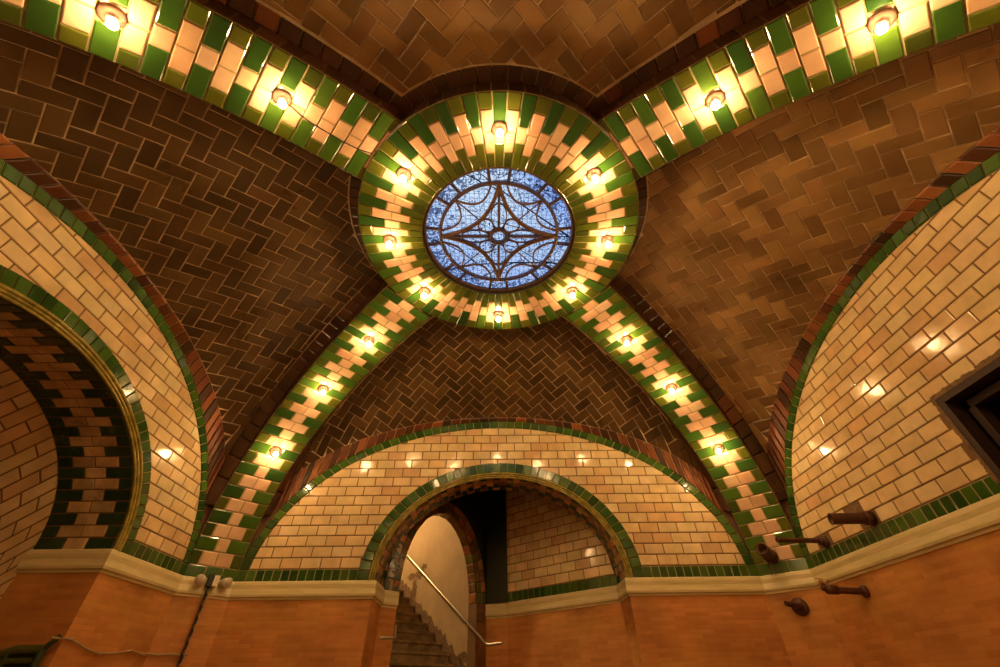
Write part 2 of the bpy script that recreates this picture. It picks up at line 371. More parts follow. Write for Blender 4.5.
ceiling = empty('ceiling', (0, YC, RZ), kind='structure')
def web_tiles(w, name, pal):
    mb = MB(); wd = .0345; DN = (0, 0, -1)
    # mortar bed
    G = []
    for i in range(49):
        b_ = w.b0-.02+(w.b1-w.b0+.02)*i/48
        G.append([w.P(w.e(b_)*math.sin(k/24*PI/2), b_) for k in range(-24, 25)])
    mb.grid(G[:39], mi=1); mb.grid([g_[7:42] for g_ in G[38:]], mi=1)
    mb.grid([g_[:8] for g_ in G[38:]], mi=2); mb.grid([g_[41:] for g_ in G[38:]], mi=2)
    cs = math.sqrt(.5); N_ = 54
    e0, e1 = (w.a0, w.b0), (w.a1, w.b1)
    el = math.hypot(e1[0]-e0[0], e1[1]-e0[1]); ex, ey = (e1[0]-e0[0])/el, (e1[1]-e0[1])/el
    for i in range(-N_, N_):
        for j in range(-N_, N_):
            d = (i-j) % 4
            if d == 0: cell = [(i, j), (i+2, j), (i+2, j+1), (i, j+1)]
            elif d == 3: cell = [(i, j), (i+1, j), (i+1, j+2), (i, j+2)]
            else: continue
            cx_, cy_ = sum(q[0] for q in cell)/4*wd, sum(q[1] for q in cell)/4*wd
            uc, bc = (cx_-cy_)*cs, (cx_+cy_)*cs+.66
            if not (w.b0-.1 < bc < w.b1+.06) or abs(uc) > 1.35: continue
            P = []
            for x, y in cell:
                u, b_ = (x-y)*wd*cs, (x+y)*wd*cs+.66
                P.append((w.a_of(u, min(b_, w.b1)) if b_ <= w.b1+.08 else w.a_of(u, w.b1), b_))
            m_ = .036
            P = clip(P, 0, 1, w.b1-(.021 if w.kind == 'front' else .029))
            if len(P) > 2: P = clip(P, ey, -ex, ey*(e0[0])-ex*e0[1]-m_)
            if len(P) > 2: P = clip(P, -ey, -ex, ey*(e0[0])-ex*e0[1]-m_)
            if len(P) > 2:
                cc = (sum(q[0] for q in P)/len(P), sum(q[1] for q in P)/len(P)); l_ = math.hypot(*cc)
                P = clip(P, -cc[0]/l_, -cc[1]/l_, -(RO+.036))
            # stay below the wall arch crown line so tiles never pass the wall
            if len(P) < 3 or area(P) < .00015: continue
            pp = [w.P(*q) for q in P]; add_tile(mb, pp, Vector((0, YC, .4))-pp[0], pal(), gap=.0030, h=.0020, bev=.0012, tilt=.014)
    # border courses beside the ribs
    for sg in (-1, 1):
        n = 22; 
        for k in range(n):
            def ep(kk):
                b_ = w.b0-.01+(w.b1-w.b0+.01)*kk/n; return b_, w.P(sg*(w.e(b_)+.002), b_, 0)
            def ip(kk):
                b_, E_ = ep(kk); T_ = (ep(min(n, kk+.5))[1]-ep(max(0, kk-.5))[1]).normalized(); best = None
                for q_ in range(60):
                    bb = min(w.b1, b_+.0035*q_); P_ = w.P(sg*max(0.0, w.e(bb)-.0486), bb, 0); v_ = abs((P_-E_).dot(T_))
                    if best is None or v_ < best[0]: best = (v_, P_)
                return best[1]
            add_tile(mb, [ep(k)[1], ep(k+1)[1], ip(k+1), ip(k)], Vector((0, YC, .3))-ep(k)[1], c_rust() if R.random() < .2 else vary((.070, .027, .011), .4), gap=.003, h=.005, bev=.002, tilt=.01)
    # border course beside the ring
    amax = math.atan2(w.a0, w.b0)
    n = 15 if w.kind == 'front' else 13
    for k in range(n):
        t0, t1 = -amax+2*amax*k/n, -amax+2*amax*(k+1)/n
        f = lambda t_, r_: w.P(r_*math.sin(t_), r_*math.cos(t_))
        add_tile(mb, [f(t0, RO-.004), f(t1, RO-.004), f(t1, RO+.035), f(t0, RO+.035)], DN, vary((.07, .030, .012), .3), gap=.003, h=.006, bev=.002, tilt=.02)
    # header course following the wall arch
    n = 58; lens = []; pts = []
    N2 = 400
    for k in range(N2+1):
        f = PI*k/N2; pts.append((w.aw*math.cos(f)*.999, w.b1, ZC+(w.zw-ZC)*math.sin(f)))
    cum = [0]
    for k in range(N2): cum.append(cum[-1]+math.hypot(pts[k+1][0]-pts[k][0], pts[k+1][2]-pts[k][2]))
    def at(s_):
        s_ = max(0, min(cum[-1], s_)); lo, hi = 0, N2
        while hi-lo > 1:
            m2 = (lo+hi)//2
            if cum[m2] <= s_: lo = m2
            else: hi = m2
        fr = (s_-cum[lo])/(cum[hi]-cum[lo]); return PI*(lo+fr)/N2
    for k in range(n):
        q = []
        for ss, off in ((k, 0), (k+1, 0), (k+1, 1), (k, 1)):
            f = at(cum[-1]*ss/n); a = w.aw*math.cos(f)*.999; wd_ = .022 if w.kind == 'front' else .030
            if off:
                b_ = w.b1-wd_; a = a*w.e(b_)/w.e(w.b1); z = w.z(a, b_)
            else: b_ = w.b1; z = ZC+(w.zw-ZC)*math.sin(f)
            q.append(Vector((a, YC+w.sign*b_, z)) if w.kind == 'front' else Vector((w.sign*b_, YC+a, z)))
        nrm = (q[0]+q[2])/2; ctr = Vector((0, YC+w.sign*.6, .3)) if w.kind == 'front' else Vector((w.sign*.7, YC, .3))
        add_tile(mb, q, ctr-nrm, c_rust() if R.random() > .15 else vary((.30, .10, .03), .1), gap=.0035, h=.005, bev=.002, tilt=.015)
    return mb.build(name, ['vault', 'joint_tan', 'rust_bed'], ceiling)
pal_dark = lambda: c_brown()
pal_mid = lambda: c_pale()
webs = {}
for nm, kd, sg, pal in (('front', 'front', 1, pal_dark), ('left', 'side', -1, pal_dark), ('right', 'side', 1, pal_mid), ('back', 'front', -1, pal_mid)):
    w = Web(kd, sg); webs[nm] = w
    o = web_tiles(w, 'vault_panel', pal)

# ------------------------------------------------------------------ ribs
def rib_pt(sx, sy, t_, k, dz=0):
    """k 0..1 across the rib from its front-wall edge to its side-wall edge"""
    (fa0, fb0), (fa1, fb1) = EDG['front']; (sa0, sb0), (sa1, sb1) = EDG['side']
    x = (fa0+(fa1-fa0)*t_)*(1-k)+(sb0+(sb1-sb0)*t_)*k
    y = (fb0+(fb1-fb0)*t_)*(1-k)+(sa0+(sa1-sa0)*t_)*k
    return Vector((sx*x, YC+sy*y, zrib(t_)+dz))
NT = 800
tt = [-.045+1.045*math.sin(i/NT*PI/2) for i in range(NT+1)]
arc = [0]
for i in range(NT):
    arc.append(arc[-1]+(rib_pt(1, 1, tt[i+1], .5)-rib_pt(1, 1, tt[i], .5)).length)
def t_of_arc(s_):
    s_ = max(0, min(arc[-1], s_)); lo, hi = 0, NT
    while hi-lo > 1:
        m_ = (lo+hi)//2
        if arc[m_] <= s_: lo = m_
        else: hi = m_
    return tt[lo]+(tt[hi]-tt[lo])*(s_-arc[lo])/max(1e-9, arc[hi]-arc[lo])
def arc_of_t(t_):
    for i in range(NT):
        if tt[i+1] >= t_: return arc[i]+(arc[i+1]-arc[i])*(t_-tt[i])/(tt[i+1]-tt[i])
    return arc[-1]
rt = lambda r: (r-.404)/(1.25-.404)
KN = [(0, arc_of_t(0)), (6.5, arc_of_t(rt(.607))), (14.5, arc_of_t(rt(.850))), (22.5, arc_of_t(rt(1.083))), (32, arc[-1]-.036), (33, arc[-1])]
def row_arc(i):
    for (a, sa), (b_, sb) in zip(KN, KN[1:]):
        if i <= b_: return sa+(sb-sa)*(i-a)/(b_-a)
    return arc[-1]
def rib(sx, sy):
    mb = MB()
    G = [[rib_pt(sx, sy, t_of_arc(arc[-1]*i/60), k, .0) for k in (0, .5, 1)] for i in range(61)]
    mb.grid(G, mi=1)
    n_at = lambda t_: Vector((-sx*.7*max(0, (zrib(t_-.01)-zrib(t_+.01))/.012), -sy*.7*max(0, (zrib(t_-.01)-zrib(t_+.01))/.012), -1)).normalized()
    for i in range(-1, 33):
        s0, s1 = (arc_of_t(-.04), row_arc(0)) if i == -1 else (row_arc(i), row_arc(i+1))
        t0, t1 = t_of_arc(s0), t_of_arc(s1)
        if i == 32: cuts = [0, .3, .62, 1]; cs_ = ['g', 'g', 'g']
        elif i % 2 == 0: cuts = [0, .38+R.uniform(-.01, .01), .62+R.uniform(-.01, .01), 1]; cs_ = ['g', 'p', 'g']
        else:
            cuts = [0, .2+R.uniform(-.01, .01), .5+R.uniform(-.01, .01), .8+R.uniform(-.01, .01), 1]; cs_ = ['o', 'p', 'p', 'o']
        for a, b_, cc in zip(cuts, cuts[1:], cs_):
            col = {'g': c_green, 'o': c_olive, 'p': c_pink}[cc]()
            add_tile(mb, [rib_pt(sx, sy, t0, a), rib_pt(sx, sy, t0, b_), rib_pt(sx, sy, t1, b_), rib_pt(sx, sy, t1, a)], n_at((t0+t1)/2), col, gap=.0034, h=.0025, bev=.0018, tilt=.008)
    # the stepped brick flank on each side
    for k, oth in ((0, 1), (1, 0)):
        n = 30
        side = (rib_pt(sx, sy, .5, k)-rib_pt(sx, sy, .5, oth)); side.z = 0
        for i in range(n):
            s0, s1 = arc[-1]*i/n, arc[-1]*(i+1)/n; t0, t1 = t_of_arc(s0), t_of_arc(s1)
            h0, h1 = .056*(1-max(0, t0)**3)+.003, .056*(1-max(0, t1)**3)+.003
            mb.face([rib_pt(sx, sy, t0, k), rib_pt(sx, sy, t1, k), rib_pt(sx, sy, t1, k, h1), rib_pt(sx, sy, t0, k, h0)], mi=3)
            add_tile(mb, [rib_pt(sx, sy, t0, k), rib_pt(sx, sy, t1, k), rib_pt(sx, sy, t1, k, h1), rib_pt(sx, sy, t0, k, h0)], side, vary((.075, .032, .012), .35), gap=.003, h=.002, bev=.001, mi=2)
    return mb.build('tiled_rib', ['glaze', 'joint_pale', 'vault', 'joint_brown'], ceiling)
for sx in (-1, 1):
    for sy in (1, -1): rib(sx, sy)

# ------------------------------------------------------------------ ring
def ring_pt(r, ang, z): return Vector((r*math.cos(ang), YC+r*math.sin(ang), z))
mb = MB(); zr = RZ-.003
mb.grid([[ring_pt(r, 2*PI*k/96, zr) for k in range(97)] for r in (RI, RO)], mi=1)
for k in range(72):
    a0, a1 = math.radians(-90+5*k-2.5), math.radians(-90+5*k+2.5)
    if k % 2 == 0: cuts = [0, .42, .64, 1]; cs_ = ['g', 'p', 'o']
    else: cuts = [0, .21, .50, .79, 1]; cs_ = ['o', 'p', 'p', 'o']
    cuts = [cuts[0]]+[c+R.uniform(-.012, .012) for c in cuts[1:-1]]+[cuts[-1]]
    for a, b_, cc in zip(cuts, cuts[1:], cs_):
        ra, rb = RO+(RI-RO)*a, RO+(RI-RO)*b_
        col = {'g': c_green, 'o': c_olive, 'p': c_pink}[cc]()
        add_tile(mb, [ring_pt(ra, a0, zr), ring_pt(ra, a1, zr), ring_pt(rb, a1, zr), ring_pt(rb, a0, zr)], (0, 0, -1), col, gap=.0030, h=.0025, bev=.0015, tilt=.008)
n = 66
for k in range(n):
    a0, a1 = 2*PI*k/n, 2*PI*(k+1)/n
    q = [ring_pt(RO, a0, zr), ring_pt(RO, a1, zr), ring_pt(RO, a1, zr+.062), ring_pt(RO, a0, zr+.062)]
    mb.face(q, mi=1); add_tile(mb, q, ring_pt(1, (a0+a1)/2, 0)-ring_pt(0, 0, 0), vary((.06, .026, .011), .35), gap=.003, h=.002, bev=.001, mi=2)
mb.build('tiled_ring', ['glaze', 'joint_pale', 'vault'], ceiling)
# unseen slab added above the vault so that no daylight leaks round it (with the round light well)
mb = MB()
G1, G2 = [], []
for k in range(97):
    a = 2*PI*k/96; ca, sa = math.cos(a), math.sin(a); s_ = 1.6/max(abs(ca), abs(sa))
    G1.append(ring_pt(RI+.13, a, RZ+.075)); G2.append(Vector((s_*ca, YC+s_*sa, RZ+.075)))
mb.grid([G1, G2])
mb.grid([[ring_pt(r_, 2*PI*k/96, z) for k in range(97)] for r_, z in ((RI, RZ-.003), (RI, RZ+.022), (RI+.13, RZ+.075))])
mb.build('daylight_block_slab', 'dark', ceiling)

# ------------------------------------------------------------------ skylight
win = empty('window_1', (0, YC, RZ+.01), kind='structure')
ZS = RZ+.011
def circle(r, n=64, z=ZS, c=(0, 0)): return [Vector((c[0]+r*math.cos(2*PI*k/n), YC+c[1]+r*math.sin(2*PI*k/n), z)) for k in range(n+1)]
def bar(mb, pts, w, h, z=None):
    """flat bar swept along a polyline lying in the skylight plane"""
    pts = [Vector(p) for p in pts]; n = len(pts); rows = []
    for i in range(n):
        d = (pts[min(i+1, n-1)]-pts[max(i-1, 0)]); d.z = 0; d.normalize(); s_ = Vector((-d.y, d.x, 0))
        p = pts[i]; rows.append([p+s_*w-V(0, 0, h)*.7, p-V(0, 0, h), p-s_*w-V(0, 0, h)*.7, p-s_*w+V(0, 0, h), p+s_*w+V(0, 0, h)])
    mb.grid(rows, closed=True, smooth=False, flip=True)
    mb.face(rows[0]); mb.face(list(reversed(rows[-1])))
def pol(r, deg): a = math.radians(deg); return Vector((r*math.cos(a), YC+r*math.sin(a), ZS))
RR = RI*.995
mb = MB(); bar(mb, circle(RR*.985), RR*.022, .006); mb.build('outer_rim', 'iron', win)
mb = MB(); bar(mb, circle(RR*.775), RR*.020, .005); mb.build('inner_rim', 'iron2', win)
for k in range(8):
    for s_ in (-8, 8):
        a = 45*k+s_; mb = MB(); bar(mb, [pol(RR*.78, a), pol(RR*.98, a)], RR*.017, .004)
        mb.build('divider_bar', 'iron2', win)
def arcb(p0, p1, sag, n=16):
    """circular-looking arc from p0 to p1, pushed sideways by sag at its middle"""
    d = p1-p0; s_ = Vector((-d.y, d.x, 0)).normalized()
    return [p0+d*(i/n)+s_*sag*math.sin(PI*i/n)**.9 for i in range(n+1)]
for k in range(4):
    a = 90*k
    mb = MB(); bar(mb, arcb(pol(RR*.77, a), pol(RR*.77, a+90), RR*.20), RR*.021, .005); mb.build('star_bar', 'iron', win)
    mb = MB(); bar(mb, [pol(RR*.10, a), pol(RR*.77, a)], RR*.017, .0045); mb.build('cross_bar', 'iron2', win)
mb = MB(); bar(mb, circle(RR*.108, 32), RR*.026, .006)
mb.build('hub_ring', 'iron2', win)
for k in range(4):
    a = 90*k+45
    mb = MB(); pts = []
    for i in range(25):
        f = 2*PI*i/24; r = RR*(.12+.105*(1-math.cos(f))); w_ = RR*.095*math.sin(f)*(1-.25*math.cos(f)); ar = math.radians(a)
        pts.append(Vector((r*math.cos(ar)-w_*math.sin(ar), YC+r*math.sin(ar)+w_*math.cos(ar), ZS)))
    bar(mb, pts, RR*.009, .003); mb.build('petal_scroll', 'iron', win)
    mb = MB(); pts = []
    a2 = 90*k
    for i in range(25):
        f = 2*PI*i/24; r = RR*(.12+.19*(1-math.cos(f))); w_ = RR*.10*math.sin(f); ar = math.radians(a2)
        pts.append(Vector((r*math.cos(ar)-w_*math.sin(ar), YC+r*math.sin(ar)+w_*math.cos(ar), ZS)))
    bar(mb, pts, RR*.007, .003); mb.build('petal_scroll', 'iron2', win)
    mb = MB()
    bar(mb, arcb(pol(RR*.77, a-38), pol(RR*.77, a), RR*.17), RR*.010, .003)
    bar(mb, arcb(pol(RR*.77, a), pol(RR*.77, a+38), RR*.17), RR*.010, .003)
    mb.build('scallop_bar', 'iron', win)
    mb = MB(); bar(mb, [pol(RR*.33, a), pol(RR*.74, a)], RR*.006, .002); mb.build('glazing_wire', 'iron2', win)
mb = MB(); c0 = circle(RR*.99, 64, RZ+.014)[:-1]
me = bpy.data.meshes.new('glass_pane'); me.from_pydata([((p.x)*U, (p.y-YC)*U, 0) for p in c0], [], [tuple(range(64))]); me.materials.append(MAT['glass'])
go = bpy.data.objects.new('glass_pane', me); COL.objects.link(go); go.parent = win; go.location = (0, 0, .008*U)

# a tree above the skylight
tr_ = empty('tree', (.75, YC+.9, 1.17), 'bare twiggy tree with sparse leaves seen above the round skylight', 'tree')
rt_ = random.Random(5)
mbt, mbl = MB(), MB()
def branch(p, d, L_, r, dep):
    pts = [p]; q = p.copy(); dd = d.copy()
    for i in range(5):
        dd = (dd+Vector((rt_.uniform(-.35, .35), rt_.uniform(-.35, .35), rt_.uniform(-.12, .12)))).normalized(); q = q+dd*L_/5; q.z = max(q.z, 1.17); pts.append(q.copy())
        if dep > 0 and rt_.random() < .5:
            nd = (dd+Vector((rt_.uniform(-1, 1), rt_.uniform(-1, 1), rt_.uniform(-.3, .3)))).normalized(); branch(q, nd, L_*.62, r*.55, dep-1)
        if dep <= 1:
            for _ in range(1):
                c = q+Vector((rt_.uniform(-.02, .02), rt_.uniform(-.02, .02), rt_.uniform(-.02, .02))); a = Vector((rt_.uniform(-1, 1), rt_.uniform(-1, 1), rt_.uniform(-.3, .3))).normalized()*.009; b_ = a.cross(Vector((0, 0, 1)))*.5
                mbl.face([c-a, c+b_, c+a, c-b_])
    tube(mbt, pts, [r*(1-.12*i) for i in range(6)], 5, caps=False)
base = Vector((.75, YC+.9, 1.17))
tube(mbt, [base, base+V(-.05, -.05, .25), base+V(-.08, -.12, .5)], [.05, .042, .035], 8)
for dv in ((-1, -.55, .1), (-.7, -1, .05), (-1, -1.1, .12), (-.9, -.8, .3), (-1.1, -.9, -.05)):
    branch(base+V(-.08, -.12, .5), Vector(dv).normalized(), 1.0, .006, 3)
mbt.build('trunk', 'bark', tr_); mbl.build('foliage', 'leaf', tr_)

# ------------------------------------------------------------------ walls
def wmap(side):
    """(h, z) on a wall -> 3D, plus the room-facing normal; h is measured from the wall's middle"""
    if side == 'front': return (lambda h, z, o=0: Vector((h, D-o, z))), Vector((0, -1, 0))
    if side == 'back': return (lambda h, z, o=0: Vector((h, YC-SY+o, z))), Vector((0, 1, 0))
    if side == 'left': return (lambda h, z, o=0: Vector((-SX+o, YC+h, z))), Vector((1, 0, 0))
    return (lambda h, z, o=0: Vector((SX-o, YC+h, z))), Vector((-1, 0, 0))
def ell(a, b_, f, c=0): return (c+a*math.cos(f), ZC+b_*math.sin(f))
def arc_table(a, b_, N2=400):
    cum = [0]
    for k in range(N2):
        x0, y0 = ell(a, b_, PI*k/N2); x1, y1 = ell(a, b_, PI*(k+1)/N2); cum.append(cum[-1]+math.hypot(x1-x0, y1-y0))
    def at(s_):
        s_ = max(0, min(cum[-1], s_)); lo, hi = 0, N2
        while hi-lo > 1:
            m2 = (lo+hi)//2
            if cum[m2] <= s_: lo = m2
            else: hi = m2
        return PI*(lo+(s_-cum[lo])/(cum[hi]-cum[lo]))/N2
    return cum[-1], at
def band(mb, fm, nrm, a, b_, w_, n, colf, c=0, gap=.003, mi=0, lift=.0034):
    L_, at = arc_table(a, b_)
    for k in range(n):
        f0, f1 = at(L_*k/n), at(L_*(k+1)/n)
        mb.face([fm(*p, .0026) for p in (ell(a, b_, f0, c), ell(a, b_, f1, c), ell(a-w_, b_-w_, f1, c), ell(a-w_, b_-w_, f0, c))], mi=2)
        q = [ell(a, b_, f0, c), ell(a, b_, f1, c), ell(a-w_, b_-w_, f1, c), ell(a-w_, b_-w_, f0, c)]
        add_tile(mb, [fm(*p) for p in q], nrm, colf(), gap=gap, h=.003, bev=.0018, mi=mi, tilt=.01, lift=lift)
def lunette(side, A, ZA, opening=None, holes=(), rect=None, missing=(), c_in=0):
    """white running-bond lunette with its green bands, on a mortar bed; opening=(a_outer,b_outer,green_w,a_open,b_open)"""
    fm, nrm = wmap(side); mb = MB(); bz = ZA-ZC
    wb_ = .034
    # mortar bed, in upright strips
    hs = sorted(set([A*math.cos(PI*k/64) for k in range(65)]+([rect[0], rect[1]] if rect else [])+([c_in+opening[3]*math.cos(PI*k/48) for k in range(49)] if opening else [])))
    for h0, h1 in zip(hs, hs[1:]):
        if h1-h0 < 1e-7: continue
        zt = lambda h: ZC+bz*math.sqrt(max(0, 1-(h/A)**2))
        def zl(h):
            if opening and abs(h-c_in) < opening[3]: return ZC+opening[4]*math.sqrt(max(0, 1-((h-c_in)/opening[3])**2))
            return ZC-.01
        mid = (h0+h1)/2
        parts = [(zl(h0), zl(h1), zt(h0), zt(h1))]
        if rect and rect[0] < mid < rect[1]: parts = [(zl(h0), zl(h1), rect[2], rect[2]), (rect[3], rect[3], zt(h0), zt(h1))]
        for p in parts: mb.face([fm(h0, p[0]), fm(h1, p[1]), fm(h1, p[3]), fm(h0, p[2])], mi=1)
    ai, bi = A-wb_+.011, bz-wb_+.011
    rh, tw = .0352, .0685; z0 = ZC+.037
    nrow = int((ZA-z0)/rh)+2
    for i in range(nrow):
        off = (.5*tw if i % 2 else 0)+R.uniform(-.004, .004)
        for j in range(-16, 17):
            x0, x1 = j*tw+off, (j+1)*tw+off; zz0, zz1 = z0+i*rh, z0+(i+1)*rh
            P = [(x0, zz0), (x1, zz0), (x1, zz1), (x0, zz1)]; cx_, cz_ = (x0+x1)/2, (zz0+zz1)/2
            if any(abs(cx_-m_[0]) < tw*.5 and abs(cz_-m_[1]) < rh*.5 for m_ in missing): continue
            if rect and rect[0]-.008 < cx_ < rect[1] and rect[2] < cz_ < rect[3]+.004: continue
            f = math.atan2((cz_-ZC)/bi, cx_/ai); px, pz = ell(ai, bi, f); nx, nz = math.cos(f)/ai, math.sin(f)/bi; l_ = math.hypot(nx, nz); nx /= l_; nz /= l_
            P = clip(P, nx, nz, nx*px+nz*pz)
            if len(P) > 2 and opening:
                ao, bo = opening[0]-.004, opening[1]-.004
                f = math.atan2((cz_-ZC)/bo, (cx_-c_in)/ao); px, pz = ell(ao, bo, f, c_in); nx, nz = math.cos(f)/ao, math.sin(f)/bo; l_ = math.hypot(nx, nz); nx /= l_; nz /= l_
                P = clip(P, -nx, -nz, -(nx*px+nz*pz))
            if len(P) > 2 and rect:
                if rect[2] < cz_ < rect[3]:
                    P = clip(P, 1, 0, rect[0]) if cx_ < rect[0]+.01 else clip(P, -1, 0, -rect[1])
            if len(P) < 3 or area(P) < .00012: continue
            add_tile(mb, [fm(*p) for p in P], nrm, c_white(), gap=.0036, h=.0022, bev=.0016, tilt=.007)
    band(mb, fm, nrm, A, bz, wb_, 66, c_green)
    # straight green course on the cornice
    def strip(xa, xb):
        n = max(1, round((xb-xa)/.0285))
        for k in range(n):
            x0, x1 = xa+(xb-xa)*k/n, xa+(xb-xa)*(k+1)/n
            if rect and rect[0]-.01 < (x0+x1)/2 < rect[1]+.01 and rect[2] < ZC+.03: continue
            mb.face([fm(x0, ZC, .0008), fm(x1, ZC, .0008), fm(x1, ZC+.036, .0008), fm(x0, ZC+.036, .0008)], mi=2)
            add_tile(mb, [fm(x0, ZC), fm(x1, ZC), fm(x1, ZC+.036), fm(x0, ZC+.036)], nrm, c_green(), gap=.003, h=.0025, bev=.0016, tilt=.008)
    if opening: strip(-A+wb_, c_in-opening[0]); strip(c_in+opening[0], A-wb_)
    else: strip(-A+wb_, A-wb_)
    return mb, fm, nrm
def moulding(fm, a, b_, c, w_, wall):
    """glazed roll mouldings running round an arch opening"""
    for i, (off, r) in enumerate(((.22, .20), (.58, .17), (.90, .15))):
        mb = MB(); aa, bb = a+w_*(1-off), b_+w_*(1-off)
        pts = [fm(*ell(aa, bb, PI*k/72, c), .002+.004*(1-off)) for k in range(73)]
        tube(mb, pts, w_*r, 8, caps=True)
        mb.build('roll_moulding', 'gold', wall)
def soffit(fm, a, b_, c, depth, na, colA, colB, name, wall, thick=0, cross=True):
    """patterned tiles on the underside of an arch, running back into the wall by depth"""
    mb = MB(); L_, at = arc_table(a, b_)
    G = [[fm(*ell(a, b_, PI*k/48, c), 0), fm(*ell(a, b_, PI*k/48, c), -depth)] for k in range(49)]
    mb.grid(G, mi=1)
    for k in range(na):
        f0, f1 = at(L_*k/na), at(L_*(k+1)/na)
        if cross: cuts, cs_ = ([0, .36, .64, 1], 'gpg') if k % 2 == 0 else ([0, .18, .5, .8, 1], 'gppg')
        else: cuts, cs_ = ([0, .3, .62, 1], 'ppg') if k % 2 == 0 else ([0, .16, .46, .78, 1], 'gpgp')
        for u0, u1, cc in zip(cuts, cuts[1:], cs_):
            q = [fm(*ell(a, b_, f0, c), -depth*u0), fm(*ell(a, b_, f1, c), -depth*u0), fm(*ell(a, b_, f1, c), -depth*u1), fm(*ell(a, b_, f0, c), -depth*u1)]
            ctr = fm(c, ZC-.1, -depth/2)
            add_tile(mb, q, ctr-q[0], (colA if cc == 'g' else colB)(), gap=.0032, h=.002, bev=.0015, tilt=.012)
    return mb.build(name, ['oldglaze', 'joint_brown'], wall)

def brickq(mb, p0, p1, z0, z1, u0=0, flip=False):
    p0, p1 = Vector((p0[0], p0[1], 0)), Vector((p1[0], p1[1], 0)); l_ = (p1-p0).length
    mb.face([p0+V(0, 0, z0), p1+V(0, 0, z0), p1+V(0, 0, z1), p0+V(0, 0, z1)], uv=[((u0)*U, z0*U), ((u0+l_)*U, z0*U), ((u0+l_)*U, z1*U), (u0*U, z1*U)])
PRF = [(-.004, ZB-.004), (.003, ZB-.004), (.0045, ZB+.002), (.010, ZB+.004), (.0115, ZB+.010), (.0085, ZB+.026), (.010, ZB+.038), (.0085, ZC-.002), (.006, ZC+.001), (-.004, ZC+.001)]
def cornice(path, side=1, prof=PRF, name=None, kind='structure', mat='stone', parent=None, zoff=0):
    """profile swept along a plan polyline; side=+1 puts the face to the left of travel"""
    mb = MB(); P = [Vector((p[0], p[1], 0)) for p in path]; n = len(P); rows = []
    for i in range(n):
        ds = []
        if i > 0: ds.append((P[i]-P[i-1]).normalized())
        if i < n-1: ds.append((P[i+1]-P[i]).normalized())
        ns = [Vector((-d.y, d.x, 0))*side for d in ds]
        m_ = ns[0] if len(ns) == 1 else (ns[0]+ns[1])/(1+ns[0].dot(ns[1]))
        rows.append([P[i]+m_*x+V(0, 0, z+zoff) for x, z in prof])
    mb.grid(rows, smooth=False, flip=side > 0)
    mb.face(rows[0]); mb.face(list(reversed(rows[-1])))
    o = mb.build(name, mat, parent)
    if not parent: o['kind'] = kind
    return o

OPF = (.487, .408, .056, .425, .348); CF = .006          # front opening
OPL = (.506, .396, .048, .452, .338)                      # left opening
# --- front wall
wf = empty('wall_front', (0, D, FL), kind='structure')
mb, fm, nrm = lunette('front', AF, ZAF, OPF, c_in=CF)
band(mb, fm, nrm, OPF[0], OPF[1], OPF[2]*.72, 44, c_green, c=CF, lift=.004)
mb.build('lunette_tiling', ['glaze', 'joint_brown', 'joint_pale'], wf)
moulding(fm, OPF[3], OPF[4], CF, .022, wf)
soffit(fm, OPF[3], OPF[4], CF, .125, 46, c_dkgreen, lambda: vary(R.choice([(.42, .19, .07), (.32, .13, .05), (.50, .27, .10)]), .25), 'arch_soffit', wf, cross=False)
mb = MB(); jl, jr = CF-OPF[3], CF+OPF[3]
brickq(mb, (-AF, D), (jl, D), FL, ZB); brickq(mb, (jr, D), (AF, D), FL, ZB, 1.1)
brickq(mb, (jl, D), (jl, D+.125), FL, ZB, .3); brickq(mb, (jr, D), (jr, D+.125), FL, ZB, .7)
mb.build('brick_wainscot', 'brick', wf)
# --- left wall
wl = empty('wall_left', (-SX, YC, FL), kind='structure')
mb, fm, nrm = lunette('left', AS, ZAS, OPL)
band(mb, fm, nrm, OPL[0], OPL[1], OPL[2]*.8, 46, c_green, lift=.004)
mb.build('lunette_tiling', ['glaze', 'joint_brown', 'joint_pale'], wl)
moulding(fm, OPL[3], OPL[4], 0, .024, wl)
DL = .203
soffit(fm, OPL[3], OPL[4], 0, DL, 42, c_dkgreen, c_dkcream, 'arch_soffit', wl)
mb = MB(); yf, yb = YC+OPL[3], YC-OPL[3]
CHF = YC+.767
brickq(mb, (-SX, yf), (-SX, CHF), FL, ZB); brickq(mb, (-SX, YC-.767), (-SX, yb), FL, ZB, 1.1)
brickq(mb, (-SX-DL, yf), (-SX, yf), FL, ZB, .3); brickq(mb, (-SX-DL, yb), (-SX, yb), FL, ZB, .7)
mb.build('brick_wainscot', 'brick', wl)
# --- right wall, with the square recess and three lost tiles
wr_ = empty('wall_right', (SX, YC, FL), kind='structure')
RECT = (-.30, .086, .312, .505)
rh, tw = .0352, .0685; z0 = ZC+.037
def cell(h, z):
    i = round((z-z0-rh/2)/rh); off = .5*tw if i % 2 else 0
    return (round((h-off-tw/2)/tw)*tw+off+tw/2, z0+i*rh+rh/2)
miss = [cell(1.200-YC, .385), cell(1.150-YC, .350), cell(1.375-YC, .345)]
mb, fm, nrm = lunette('right', AS, ZAS, rect=RECT, missing=miss)
mb.build('lunette_tiling', ['glaze', 'joint_brown', 'joint_pale'], wr_)
mb = MB()
brickq(mb, (SX, CHF), (SX, YC-.767), FL, ZB)
mb.build('brick_wainscot', 'brick', wr_)
mb = MB()
for m_ in miss:
    P = [fm(m_[0]+sx_*tw*.46, m_[1]+sz_*rh*.44, .0006) for sx_, sz_ in ((-1, -1), (1, -1), (1, 1), (-1, 1))]
    mb.face(P)
mb.build('bare_mortar_patch', 'debris', wr_)
